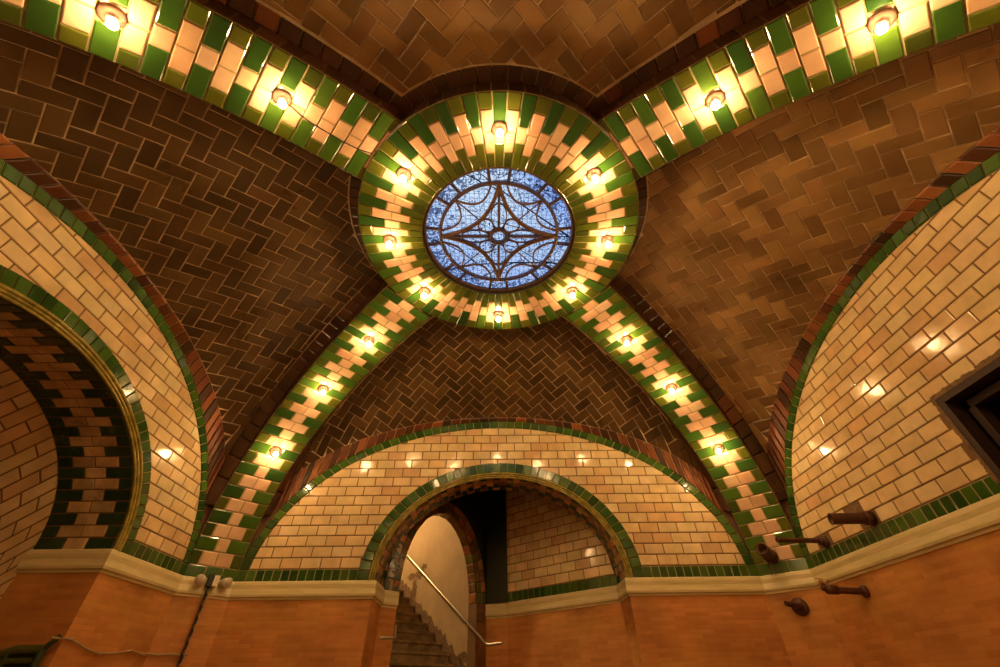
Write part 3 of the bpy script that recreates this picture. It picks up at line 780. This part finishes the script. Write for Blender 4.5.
# --- back wall (behind the viewpoint)
wbk = empty('wall_back', (0, YC-SY, FL), kind='structure')
mb, fm2, nrm2 = lunette('back', AF, ZAF)
mb.build('lunette_tiling', ['glaze', 'joint_brown', 'joint_pale'], wbk)
mb = MB(); brickq(mb, (-AF, YC-SY), (AF, YC-SY), FL, ZB); mb.build('brick_wainscot', 'brick', wbk)
# --- chamfered corner piers
for i, (sx, sy) in enumerate(((-1, 1), (1, 1), (-1, -1), (1, -1))):
    mb = MB(); brickq(mb, (sx*AF, YC+sy*SY), (sx*SX, YC+sy*.767), FL, ZB, .13*i)
    o = mb.build('wall_corner', 'brick'); o['kind'] = 'structure'
# --- cornices
cornice([(-SX-DL, yf), (-SX, yf), (-SX, CHF), (-AF, D), (jl, D), (jl, D+.125)], side=-1, name='trim_1')
cornice([(jr, D+.125), (jr, D), (AF, D), (SX, CHF), (SX, YC-.767), (AF, YC-SY), (-AF, YC-SY), (-SX, YC-.767), (-SX, yb), (-SX-DL, yb)], side=-1, name='trim_2')
# --- unseen backing added above the wall arches and behind the corner ribs to stop daylight leaks
for side, A_, ZA_, ob_ in (('front', AF, ZAF, wf), ('back', AF, ZAF, wbk), ('left', AS, ZAS, wl), ('right', AS, ZAS, wr_)):
    g_, n_ = wmap(side); mb = MB(); ext = (SX if side in ('front', 'back') else SY)+.02
    hs = [-ext]+[A_*math.cos(PI*(1-k/40)) for k in range(41)]+[ext]
    zt = lambda h: ZC+(ZA_-ZC)*math.sqrt(max(0, 1-(h/A_)**2))
    for h0, h1 in zip(hs, hs[1:]): mb.face([g_(h0, zt(h0)-.01, -.003), g_(h1, zt(h1)-.01, -.003), g_(h1, RZ+.075, -.003), g_(h0, RZ+.075, -.003)])
    mb.build('daylight_block_wall', 'joint_brown', ob_)
# --- floor
mb = MB(); mb.face([(-3.2, -.3, FL), (2, -.3, FL), (2, 4, FL), (-3.2, 4, FL)]); o = mb.build('floor', 'floor'); o['kind'] = 'structure'

# ------------------------------------------------------------------ passage behind the left arch (its vault runs down with the stairs)
pl = empty('wall_passage', (-SX-DL, YC, FL), kind='structure')
mb = MB(); SL = .80; XL0 = -SX-DL; a_, b_ = OPL[3]+.002, OPL[4]+.002
def pas(x, s_):       # s_ arclength round the section, 0 at the far springing
    dz = SL*(x-XL0)
    return None
Lp, atp = arc_table(a_, b_)
LOW = .42
def pas(x, s_):
    dz = SL*(x-XL0)
    if s_ < 0: return Vector((x, YC+a_, ZC+s_+dz))
    if s_ > Lp: return Vector((x, YC-a_, ZC-(s_-Lp)+dz))
    h, z = ell(a_, b_, atp(s_)); return Vector((x, YC+h, z+dz))
mb.grid([[pas(XL0-1.3*i/10, -LOW+(Lp+2*LOW)*k/60) for k in range(61)] for i in range(11)], mi=1)
rh2 = .036; nr = int((Lp+2*LOW)/rh2)
for k in range(nr):
    for j in range(21):
        x1 = XL0-.064*j+(.032 if k % 2 else 0); x0 = x1-.064
        x1 = min(x1, XL0)
        if x1-x0 < .01: continue
        s0, s1 = -LOW+k*rh2, -LOW+(k+1)*rh2
        q = [pas(x0, s0), pas(x1, s0), pas(x1, s1), pas(x0, s1)]
        c_ = pas(x0, Lp/2); add_tile(mb, q, Vector((x0, YC, ZC-.2+SL*(x0-XL0)))-q[0], c_white(), gap=.004, h=.0022, bev=.0016, tilt=.008)
mb.build('passage_vault', ['glaze', 'joint_brown'], pl)
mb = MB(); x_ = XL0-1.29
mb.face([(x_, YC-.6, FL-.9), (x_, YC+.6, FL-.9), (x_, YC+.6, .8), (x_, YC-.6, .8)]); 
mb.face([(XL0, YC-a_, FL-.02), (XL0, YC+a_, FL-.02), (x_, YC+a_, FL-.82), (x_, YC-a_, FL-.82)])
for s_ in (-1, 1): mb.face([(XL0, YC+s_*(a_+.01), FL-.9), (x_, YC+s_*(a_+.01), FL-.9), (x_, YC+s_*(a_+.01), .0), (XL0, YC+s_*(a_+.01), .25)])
mb.build('passage_end', 'dark', pl)  # open passage closed off near-black, its darkness put into the colour

# ------------------------------------------------------------------ vestibule behind the front arch
vs = empty('wall_vestibule', (0, 1.9, FL), kind='structure')
Fp, Ep, Dp = (.43, 1.735), (.036, 2.089), (-.052, 2.118)
Bp = (-.425, 1.775)
def wall_line(p, q):
    p, q = Vector((*p, 0)), Vector((*q, 0)); d = (q-p).normalized(); return p, d, (q-p).length
# right oblique wall: F -> E
p, d, l_ = wall_line(Fp, Ep); nv = Vector((d.y, -d.x, 0)); nv = -nv if nv.dot(Vector((0, -1, 0))) < 0 else nv
VT = .86
mb = MB(); f2 = lambda u, z, o=0: p+d*u+V(0, 0, z)+nv*o
mb.face([f2(0, ZB), f2(l_, ZB), f2(l_, VT), f2(0, VT)], mi=1)
for i in range(14):
    off = (.034 if i % 2 else 0)
    for j in range(-1, 9):
        x0, x1 = max(0, j*.0685+off), min(l_, (j+1)*.0685+off); zz = ZC+.037+i*.0352
        if x1-x0 < .008 or zz > VT: continue
        add_tile(mb, [f2(x0, zz), f2(x1, zz), f2(x1, zz+.0352), f2(x0, zz+.0352)], nv, vary(c_white(), .1), gap=.0036, tilt=.01)
n = 18
for k in range(n):
    add_tile(mb, [f2(l_*k/n, ZC), f2(l_*(k+1)/n, ZC), f2(l_*(k+1)/n, ZC+.036), f2(l_*k/n, ZC+.036)], nv, c_green(), gap=.003, tilt=.01)
mb.build('lunette_tiling', ['glaze', 'joint_brown', 'joint_pale'], vs)
mb = MB(); brickq(mb, Fp, Ep, FL, ZB); brickq(mb, Ep, Dp, FL, ZB, .5); brickq(mb, (jr, D+.125), Fp, FL, ZB, .2)
brickq(mb, (jl, D+.125), Bp, FL, ZB, .2)
mb.build('brick_wainscot', 'brick', vs)
mb = MB()   # dark glazed pier between the two oblique walls
add_p = [(Ep[0]+.004, Ep[1]-.012), (Dp[0], Dp[1]-.012), (Dp[0], Dp[1]+.03), (Ep[0]+.004, Ep[1]+.02)]
for i in range(4):
    a, b2 = add_p[i], add_p[(i+1) % 4]; mb.face([(*a, ZC), (*b2, ZC), (*b2, VT), (*a, VT)])
mb.build('glazed_pier', 'darkglaze', vs)
cornice([(jr, D+.12), Fp, Ep, Dp], side=1, name='vestibule_cornice', parent=vs)
# left oblique wall with the stair arch: B -> D
p3, d3, l3 = wall_line(Bp, Dp); nb = Vector((-d3.y, d3.x, 0)); nb = -nb if nb.y > 0 else nb     # faces the room
f3 = lambda u, z, o=0: p3+d3*u+V(0, 0, z)+nb*o
u0, u1 = .066, l3-.058; uc, ra = (u0+u1)/2, (u1-u0)/2; rb = .325
mb = MB(); n = 40; TK = .05
for k in range(n):
    h0, h1 = u0+(u1-u0)*k/n, u0+(u1-u0)*(k+1)/n; zf = lambda h: ZC+rb*math.sqrt(max(0, 1-((h-uc)/ra)**2))
    mb.face([f3(h0, zf(h0)), f3(h1, zf(h1)), f3(h1, VT), f3(h0, VT)], mi=2)  # near-black face standing in for the dark void above the arch
for h0, h1 in ((-.02, u0), (u1, l3)): mb.face([f3(h0, ZC), f3(h1, ZC), f3(h1, VT), f3(h0, VT)], mi=2); mb.face([f3(h0, FL), f3(h1, FL), f3(h1, ZC), f3(h0, ZC)], mi=1)
n = 22; LL, at3 = arc_table(ra, rb)
ef = lambda a, b_, f: (uc+a*math.cos(f), ZC+b_*math.sin(f))
def soff(): return vary(R.choice([(.20, .11, .04), (.30, .16, .06), (.14, .13, .03), (.38, .15, .05)]), .3)
for k in range(n):
    f0_, f1_ = at3(LL*k/n), at3(LL*(k+1)/n)
    for w0, w1 in ((0, .027), (.027, .055)):
        add_tile(mb, [f3(*ef(ra+w0, rb+w0, f0_)), f3(*ef(ra+w0, rb+w0, f1_)), f3(*ef(ra+w1, rb+w1, f1_)), f3(*ef(ra+w1, rb+w1, f0_))], nb, soff(), gap=.003, tilt=.02)
    q = [f3(*ef(ra, rb, f0_)), f3(*ef(ra, rb, f1_)), f3(*ef(ra, rb, f1_), -TK), f3(*ef(ra, rb, f0_), -TK)]
    mb.face(q, mi=1); add_tile(mb, q, f3(uc, ZC)-q[0], soff(), gap=.003, tilt=.02)
for k in range(24):     # right jamb, stained tiles on its face and its reveal down to the floor
    za, zb = ZC-.035*(k+1), ZC-.035*k
    add_tile(mb, [f3(u1, za), f3(u1+.05, za), f3(u1+.05, zb), f3(u1, zb)], nb, vary((.20, .085, .03), .25), gap=.002, tilt=.01)
q = [f3(u1, FL), f3(u1, FL, -TK), f3(u1, ZC, -TK), f3(u1, ZC)]; mb.face(q, mi=1)
q = [f3(u0, FL), f3(u0, FL, -TK), f3(u0, ZC, -TK), f3(u0, ZC)]; mb.face(q, mi=1)
for k in range(13):      # green glazed tiles up the left jamb
    add_tile(mb, [f3(.004, ZC+k*.036), f3(u0-.002, ZC+k*.036), f3(u0-.002, ZC+k*.036+.036), f3(.004, ZC+k*.036+.036)], nb, vary((.045, .07, .018), .3), gap=.003, tilt=.01)
mb.build('stair_arch', ['oldglaze', 'joint_brown', 'darkglaze'], vs)
cornice([(f3(u0, 0).x, f3(u0, 0).y), Bp, (jl, D+.12)], side=1, name='vestibule_cornice', parent=vs)
mb = MB(); qa, qb = f3(-.02, 0), f3(u0, 0); brickq(mb, (qa.x+nb.x*.002, qa.y+nb.y*.002), (qb.x+nb.x*.002, qb.y+nb.y*.002), FL, ZB, .4)
qa, qb = f3(u1, 0), f3(l3, 0); brickq(mb, (qa.x+nb.x*.002, qa.y+nb.y*.002), (qb.x+nb.x*.002, qb.y+nb.y*.002), FL, -.2, .4)
mb.build('jamb_brick', 'brick', vs)
mb = MB()  # near-black vestibule ceiling closing over all of it, shade put into its colour
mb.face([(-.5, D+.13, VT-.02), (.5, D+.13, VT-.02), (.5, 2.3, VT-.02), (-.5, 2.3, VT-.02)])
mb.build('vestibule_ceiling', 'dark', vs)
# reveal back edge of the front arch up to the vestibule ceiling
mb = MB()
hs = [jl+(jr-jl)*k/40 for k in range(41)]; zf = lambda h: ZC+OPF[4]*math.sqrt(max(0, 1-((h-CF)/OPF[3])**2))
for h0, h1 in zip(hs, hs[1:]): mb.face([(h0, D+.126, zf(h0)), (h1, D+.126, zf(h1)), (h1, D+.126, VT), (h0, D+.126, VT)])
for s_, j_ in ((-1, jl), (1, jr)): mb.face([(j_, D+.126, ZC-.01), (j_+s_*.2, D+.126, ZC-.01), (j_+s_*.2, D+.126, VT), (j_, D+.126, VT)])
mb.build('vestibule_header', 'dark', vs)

# stairwell: plaster walls either side, steps between
sd = Vector((math.cos(math.radians(135)), math.sin(math.radians(135)), 0))     # climbing direction
sr = Vector((sd.y, -sd.x, 0))                                                  # to the right when climbing
Cp = Vector((-.130, 2.118, 0)); WD = .44
ws = empty('wall_stairwell', (Cp.x, Cp.y, FL), kind='structure')
mb = MB()
mb.face([Cp-sd*.02+V(0, 0, FL), Cp+sd*1.6+V(0, 0, FL), Cp+sd*1.6+V(0, 0, 1.7), Cp-sd*.02+V(0, 0, 1.7)])
Cl = Cp-sr*WD
mb.face([Cl+sd*.004+V(0, 0, FL), Cl+sd*1.6+V(0, 0, FL), Cl+sd*1.6+V(0, 0, 1.7), Cl+sd*.004+V(0, 0, 1.7)])
mb.face([Cp+sd*1.6+V(0, 0, FL), Cl+sd*1.6+V(0, 0, FL), Cl+sd*1.6+V(0, 0, 1.7), Cp+sd*1.6+V(0, 0, 1.7)])
mb.face([Cp+V(0, 0, .95), Cl+V(0, 0, .95), Cl+sd*1.6+V(0, 0, 1.7), Cp+sd*1.6+V(0, 0, 1.7)])
mb.build('plaster_wall', 'plaster', ws)
# crumbled plaster edge along the stair line and patches
mb = MB(); rr = random.Random(3); RISE, TRD = .039, .0555
zst = lambda s_: .061+.703*s_
pts_lo, pts_hi = [], []
for i in range(60):
    s_ = -.02+i*.016; lo = zst(s_)-.03; hi = zst(s_)+.018+rr.random()**2*.03
    pts_lo.append(Cp+sd*s_-sr*.0015+V(0, 0, lo)); pts_hi.append(Cp+sd*s_-sr*.0015+V(0, 0, hi))
mb.grid([pts_lo, pts_hi], smooth=False)
def blob(s_, z, rs, rz):
    pts = []
    for k in range(18):
        f = 2*PI*k/18; q = rr.uniform(.45, 1.1); pts.append(Cp+sd*(s_+rs*q*math.cos(f))-sr*.0015+V(0, 0, z+rz*q*math.sin(f)))
    c_ = Cp+sd*s_-sr*.0015+V(0, 0, z)
    for k in range(18): mb.face([c_, pts[k], pts[(k+1) % 18]])
for a in ((.37, .46, .05, .022), (.40, .40, .028, .05), (.44, .46, .04, .018), (.34, .49, .03, .02), (.02, .115, .06, .025), (.42, .35, .015, .03), (-.01, .30, .010, .018)): blob(*a)
mb.build('crumbled_patch', 'debris', ws)
st = empty('staircase', (Cp.x, Cp.y, FL), 'worn stone staircase climbing behind the central arch beside a plaster wall', 'stairs')
k0 = -12
for i in range(k0, 26):
    zt = .055+RISE*i; s_ = TRD*i-.002
    mb = MB(); c_ = Cp-sr*(WD/2)+sd*(s_+TRD*.5+.01)
    lo_ = max(FL, zt-.16)
    wv = WD/2-.002
    box(mb, c_+V(0, 0, (zt-.008+lo_)/2), sr*wv, sd*(TRD*.5+.008), V(0, 0, (zt-.008-lo_)/2))
    box(mb, c_-sd*.003+V(0, 0, zt-.004), sr*wv, sd*(TRD*.5+.012), V(0, 0, .0042))
    mb.build('step', 'stepm', st)
# the lamp that lights the stairwell, on its far left wall out of sight above the arch
sl = Cl+sd*.62+sr*.07+V(0, 0, 1.02)
ld = bpy.data.lights.new('stairwell_light', 'POINT'); ld.energy = 170; ld.color = (1, .66, .30); ld.shadow_soft_size = .06
lo2 = bpy.data.objects.new('stairwell_light', ld); COL.objects.link(lo2); lo2.location = W(sl)
# ------------------------------------------------------------------ handrails
def rail(name, pts, r, mat, label, brackets=(), cat='handrail'):
    e = empty(name, pts[0], label, cat)
    mb = MB(); tube(mb, pts, r, 10); mb.build('rail', mat, e)
    for a, b2 in brackets:
        mb = MB(); tube(mb, [a, b2], r*.55, 6); lathe(mb, b2, Vector(b2)-Vector(a), [(0, -.004), (r*1.8, -.004), (r*1.8, .0), (0, .0)], 10); mb.build('bracket', mat, e)
    return e
rp = lambda s_, z, o=.016: Cp+sd*s_-sr*o+V(0, 0, z)
def rz_(s_): return .147+.681*(s_+.133)
pts = [rp(-.215, .1475), rp(-.150, .1465), rp(-.136, .1475), rp(-.118, rz_(-.118))]+[rp(s_, rz_(s_)) for s_ in (0, .2, .4, .6, .8)]
rail('handrail', pts, .0048, 'steel', 'long pale metal handrail sloping up the plaster wall beside the stairs', [(rp(s_, rz_(s_)-.001), rp(s_, rz_(s_)-.012, .001)) for s_ in (.02, .12, .30, .55)])

# ------------------------------------------------------------------ bulbs
def bulb_fixture(loc, n, label):
    e = empty('light_bulb', loc, label, 'light bulb', 'bare bulbs on the ceiling ribs and ring')
    loc = Vector(loc); n = Vector(n).normalized()
    mb = MB(); lathe(mb, loc, n, [(0, -.002), (.0165, -.002), (.0185, .001), (.0180, .004), (.0120, .0075), (.0085, .0105), (.0082, .0150), (.0045, .0155)], 20); mb.build('socket', 'porcelain', e)
    mb = MB(); prof = [(.0040, .0145), (.0046, .0168)]
    for k in range(9):
        f = math.radians(-52+k*(142/8)); prof.append((.0078*math.cos(f), .0240+.0078*math.sin(f)))
    lathe(mb, loc, n, prof, 16); mb.build('bulb', 'bulb', e)
names8 = {-90: 'lit bulb on the tiled ring at the point nearest the top of the picture', -40: 'lit bulb at the upper right of the tiled ring, beside the right rear rib', 0: 'lit bulb on the right side of the tiled ring, level with the skylight',
          40: 'lit bulb at the lower right of the tiled ring, beside the right front rib', 90: 'lit bulb on the tiled ring directly below the skylight', 140: 'lit bulb at the lower left of the tiled ring, beside the left front rib',
          180: 'lit bulb on the left side of the tiled ring, level with the skylight', 220: 'lit bulb at the upper left of the tiled ring, beside the left rear rib'}
for dg, lb in names8.items():
    bulb_fixture(ring_pt(.313, math.radians(dg), zr-.0025), (0, 0, -1), lb)
ordn = ['nearest the skylight ring', 'midway down the rib', 'furthest down the rib from the ring']
for (sx, sy, nm) in ((-1, 1, 'left front rib'), (1, 1, 'right front rib'), (-1, -1, 'left rear rib'), (1, -1, 'right rear rib')):
    for i, rr_ in enumerate((6.5, 14.5, 22.5)):
        t_ = t_of_arc(row_arc(rr_)); P = rib_pt(sx, sy, t_, .5)
        A_, B_ = rib_pt(sx, sy, t_-.01, .5), rib_pt(sx, sy, t_+.01, .5); C_, D_ = rib_pt(sx, sy, t_, 0), rib_pt(sx, sy, t_, 1)
        n_ = (B_-A_).cross(D_-C_).normalized()
        if n_.z > 0: n_ = -n_
        bulb_fixture(P+n_*.0025, n_, 'lit bulb on the %s, %s' % (nm, ordn[i]))
# thin wire from the first left rear bulb to the ring
t_ = t_of_arc(row_arc(6.5)); t0_ = t_of_arc(row_arc(0))
mb = MB(); pts = []
for i in range(13):
    f = i/12; q = rib_pt(-1, -1, t_+(t0_-t_)*f, .5+.10*math.sin(f*PI)+.05*f); pts.append(q-V(0, 0, .006+.004*math.sin(f*9)))
tube(mb, pts, .0014, 6); o = mb.build('electric_wire', 'blackcable'); tag(o, 'thin dark wire running from the left rear rib bulb towards the ring', 'wire')

# ------------------------------------------------------------------ pipes on the right
def pipe(name, label, pts, r, flange=None, hollow=True, collars=(), mat='pipe', cap=None):
    e = empty(name, pts[0], label, 'pipe')
    mb = MB(); tube(mb, pts, r, 14, caps=False, mi=0)
    a, b2 = Vector(pts[-2]), Vector(pts[-1]); dd = (b2-a).normalized()
    if hollow:
        lathe(mb, b2, dd, [(r, 0), (r*1.06, .0015), (r*.78, .002), (r*.74, -.025), (0, -.025)], 14, mi=0)
    else: lathe(mb, b2, dd, [(r, 0), (r*.8, .004), (0, .005)], 14)
    mb.build('tube', mat, e)
    for p_, d_, l_, k in collars:
        mb = MB(); d_ = Vector(d_).normalized(); lathe(mb, p_, d_, [(r*.9, -l_/2), (r*k, -l_/2), (r*k, l_/2), (r*.9, l_/2)], 14); mb.build('collar', mat, e)
    if flange:
        mb = MB(); p_, d_, fr = flange; lathe(mb, p_, d_, [(0, -.003), (fr, -.003), (fr, .003), (fr*.8, .006), (0, .007)], 18); mb.build('flange', mat, e)
    return e
w0 = Vector((SX, 1.172, .350))
pipe('rusty_pipe', 'thick open rusty pipe stub jutting out beside the two missing wall tiles', [w0+V(.01, 0, 0), w0+V(-.010, -.0, .0), w0+V(-.022, .003, .001), w0+V(-.098, .018, .004)], .0145, collars=[(w0+V(-.012, 0, 0), (-1, 0, 0), .02, 1.22)])
w1 = Vector((SX, 1.385, .345))
pipe('rusty_pipe', 'long thin rusty pipe jutting left from the wall beside one missing tile', [w1+V(.005, 0, 0), w1+V(-.03, 0, .004), w1+V(-.150, -.004, .006)], .0075, flange=(w1+V(-.004, 0, 0), (-1, 0, 0), .017), collars=[(w1+V(-.014, 0, .002), (-1, 0, 0), .012, 1.5)])
ch = Vector((SX-.075, YC+.767+.067, 0)); cn = Vector((-.66, -.75, 0))
w2 = ch+V(0, 0, .347)
pipe('rusty_pipe', 'short wide open pipe stub on the tiled corner pier above the cornice', [w2-cn*.01, w2+cn*.02, w2+cn*.075+V(-.004, 0, .012)], .0195, collars=[(w2+cn*.012, cn, .02, 1.18)])
w3 = Vector((SX, 1.325, .204))
e = pipe('rusty_pipe', 'dark jointed pipe with red wire scraps just below the stone cornice', [w3+V(.004, 0, 0), w3+V(-.03, .004, .002), w3+V(-.088, .018, .008), w3+V(-.098, .021, .014)], .0085, flange=(w3+V(-.003, 0, 0), (-1, 0, 0), .015), hollow=False, collars=[(w3+V(-.080, .016, .008), (-1, .2, .1), .028, 1.4)])
mb = MB(); q0 = w3+V(-.095, .018, .02); rr = random.Random(9)
for k in range(7): tube(mb, [q0+V(rr.uniform(-.008, .008), 0, 0), q0+V(rr.uniform(-.015, .02), rr.uniform(-.01, .01), rr.uniform(.004, .014)), q0+V(rr.uniform(-.02, .025), rr.uniform(-.015, .01), rr.uniform(.002, .018))], .0011, 5)
mb.build('red_wire', 'red', e)
w4 = Vector((SX-.056, YC+.767+.050, .200))
pipe('rusty_pipe', 'small capped pipe with a round flange on the brick corner under the cornice', [w4-cn*.005, w4+cn*.022, w4+cn*.026+V(-.006, 0, .001), w4+cn*.030+V(-.034, 0, .006)], .0075, flange=(w4+cn*.004, cn, .024), collars=[(w4+cn*.016, cn, .012, 1.5)])

# ------------------------------------------------------------------ framed recess in the right wall
o_ = empty('window_2', (SX, YC+RECT[0], RECT[2]), kind='structure')
h0, h1, za, zb = RECT; dp = .10
mb = MB()
def rw(h, z, o=0): return Vector((SX-o, YC+h, z))
for (a, b2, c_, d_) in (((h0, za), (h1, za), 0, 0), ((h1, za), (h1, zb), 0, 0), ((h1, zb), (h0, zb), 0, 0), ((h0, zb), (h0, za), 0, 0)):
    mb.face([rw(*a), rw(*b2), rw(*b2, -dp), rw(*a, -dp)])
mb.face([rw(h0, za, -dp), rw(h1, za, -dp), rw(h1, zb, -dp), rw(h0, zb, -dp)])
mb.build('recess_box', 'dark', o_)
def frame_bar(a, b2, w_, t0, t1, name, mat):
    a, b2 = Vector(a), Vector(b2); d = (b2-a); l_ = d.length; d /= l_; s_ = Vector((-d.y, d.x)); c = (a+b2)/2
    mb = MB(); box(mb, rw(c.x, c.y, (t0+t1)/2), rw(d.x, d.y)*0+Vector((0, d.x, d.y))*(l_/2), Vector((0, s_.x, s_.y))*w_/2, V((t1-t0)/2, 0, 0)); mb.build(name, mat, o_)
i_ = .008
for a, b2 in (((h0, zb-i_), (h1, zb-i_)), ((h0, za+i_), (h1, za+i_)), ((h1-i_, za+.016), (h1-i_, zb-.016)), ((h0+i_, za+.016), (h0+i_, zb-.016))): frame_bar(a, b2, .016, -.03, .002, 'window_frame', 'wood')
i_ = .030
for a, b2 in (((h0+.03, zb-i_), (h1-.03, zb-i_)), ((h1-i_, za+.02), (h1-i_, zb-.0385)), ((h0+i_, za+.02), (h0+i_, zb-.0385))): frame_bar(a, b2, .016, -.055, -.030, 'inner_frame', 'wood')
frame_bar((h0+.03, .405), (h1-.03, .405), .012, -.09, -.060, 'cross_rail', 'wood')
frame_bar((h0+.03, .36), (h1-.03, .36), .07, -.098, -.090, 'back_board', 'wood')
mb = MB(); rr = random.Random(4)   # ragged mortar round the frame
per = [(h0, zb+.004, h1+.006, zb+.004), (h1+.004, zb, h1+.004, za)]
for xa, ya, xb, yb_ in per:
    n = 60; lo, hi = [], []
    for k in range(n+1):
        x, y = xa+(xb-xa)*k/n, ya+(yb_-ya)*k/n; w_ = .003+rr.random()*.004
        if abs(ya-yb_) < 1e-6: lo.append(rw(x, y-.006, .003)); hi.append(rw(x, y+w_, .0026))
        else: lo.append(rw(x-.006, y, .003)); hi.append(rw(x+w_*.8, y, .0026))
    mb.grid([lo, hi], smooth=False)
mb.build('mortar_edge', 'debris', o_)

# ------------------------------------------------------------------ things on the left
# twin-headed emergency lamp on the corner cornice
lp = Vector((-(SX-.063), YC+.767+.056, .274)); cnl = Vector((.66, -.75, 0)); al = Vector((.75, .66, 0))
lp = lp+cnl*.012+V(0, 0, .012)
e = empty('emergency_lamp', lp, 'unlit twin-headed lamp with cream box on the left corner cornice', 'lamp')
mb = MB(); box(mb, lp+cnl*.010-al*.003, al*.008, cnl*.012, V(0, 0, .016)); mb.build('bracket', 'blackcable', e)
mb = MB(); box(mb, lp+cnl*.012+al*.010, al*.0075, cnl*.014, V(0, 0, .015)); mb.build('junction_box', 'cream_plastic', e)
for s_, l_ in ((-1, .034), (1, .038)):
    c_ = lp+cnl*.016+al*(s_*l_+.003)
    hd = (cnl*.8+al*s_*.5+V(0, 0, -.15)).normalized()
    mb = MB(); lathe(mb, c_, hd, [(0, -.020), (.008, -.018), (.012, -.008), (.0150, .008), (.0155, .011), (.0135, .011)], 16); ob = mb.build('lamp_head', 'cream_plastic', e)
    mb = MB(); lathe(mb, c_, hd, [(.0140, .0105), (.0105, .0145), (.005, .0162), (0, .0166)], 16); mb.build('lens', 'lens', ob)
# conduit and twisted light cable running down from it
cb = lp+cnl*.004
mb = MB(); tube(mb, [cb+V(0, 0, -.012), cb+V(0, 0, -.06), cb+V(0, 0, FL+.01-cb.z)], .0042, 8); o = mb.build('conduit', 'blackcable')
tag(o, 'dark conduit running straight down the left corner from the twin-headed lamp', 'conduit')
mb = MB(); pts = []
for k in range(150):
    z = cb.z-.012-(cb.z-FL-.03)*k/149; f = k*.9; pts.append(cb+cnl*(.007+.002*math.sin(f))+al*(.0045*math.cos(f)+.004)+V(0, 0, z-cb.z))
tube(mb, pts, .0016, 5); o = mb.build('twisted_cable', 'cablem')
tag(o, 'pale twisted cable beside the dark conduit below the twin-headed lamp', 'cable')
# knotted cable across the brick of the left wall
xx = -SX+.006
e = empty('wall_cable', (xx, 1.17, .105), 'thin sagging cable with knots strung across the left brick wall', 'cable')
kn = [(1.150, .106), (1.175, .107), (1.205, .108), (1.262, .094), (1.31, .088), (1.36, .091), (1.425, .101), (1.475, .095), (1.52, .099), (1.555, .101), (1.578, .099), (1.600, .100)]
kn = [(y, z) for y, z in kn if y < YC+.767-.005]+[(YC+.767-.006, .098)]
mb = MB(); tube(mb, [V(xx, y, z) for y, z in kn]+[V(-SX+.006+.118*f_, CHF+.105*f_-.004, z_) for f_, z_ in ((.15, .096), (.32, .100), (.48, .098), (.62, .099))], .0023, 6); mb.build('cord', 'cablem', e)
for y, z in [kn[2], kn[4], kn[6], kn[7], kn[-1]]:
    mb = MB(); lathe(mb, (xx, y-.005, z), (0, 1, 0), [(0, 0), (.003, .001), (.0042, .005), (.003, .009), (0, .010)], 8); mb.build('knot', 'cablem', e)
# green railing where the passage steps down
e = empty('stair_railing', (-SX-.04, yf-.03, FL), 'olive green metal stair railing at the mouth of the left archway', 'railing')
yr = yf-.022
top = [V(-SX-.010, yr, .087), V(-SX-.075, yr, .087), V(-SX-.10, yr, .080), V(-SX-.36, yr, -.060)]
mb = MB(); tube(mb, top, .0085, 10); mb.build('top_rail', 'railgreen', e)
mb = MB(); tube(mb, [q-V(0, 0, .020) for q in top], .0055, 8); mb.build('lower_rail', 'railgreen', e)
mb = MB(); tube(mb, [V(-SX-.014, yr, .087), V(-SX-.014, yr, FL)], .008, 8); mb.build('post', 'darkpaint', e)
mb = MB(); tube(mb, [V(-SX-.085, yr, .085), V(-SX-.085, yr, FL)], .006, 8); mb.build('post', 'darkpaint', e)
mb = MB(); tube(mb, [V(-SX-.012, yr, .090), V(-SX+.004, yr+.008, .112)], .006, 8); mb.build('rail_end', 'darkpaint', e)
mb = MB(); box(mb, V(-SX-.05, yr+.004, -.12), V(.036, 0, 0), V(0, .003, 0), V(0, 0, .200)); mb.build('infill_panel', 'dark', e)
# short rail on the left of the stairs
q0 = Cl+sr*.02
e = None
p_ = lambda s_, z, o=.02: Cl+sd*s_+sr*o+V(0, 0, z)
rail('handrail', [V(jl+.022, D+.10, .146), V(jl+.070, D+.115, .148), V(jl+.056, D+.170, .186)], .0045, 'steel', 'short bent end of a metal handrail at the left jamb of the stairs')
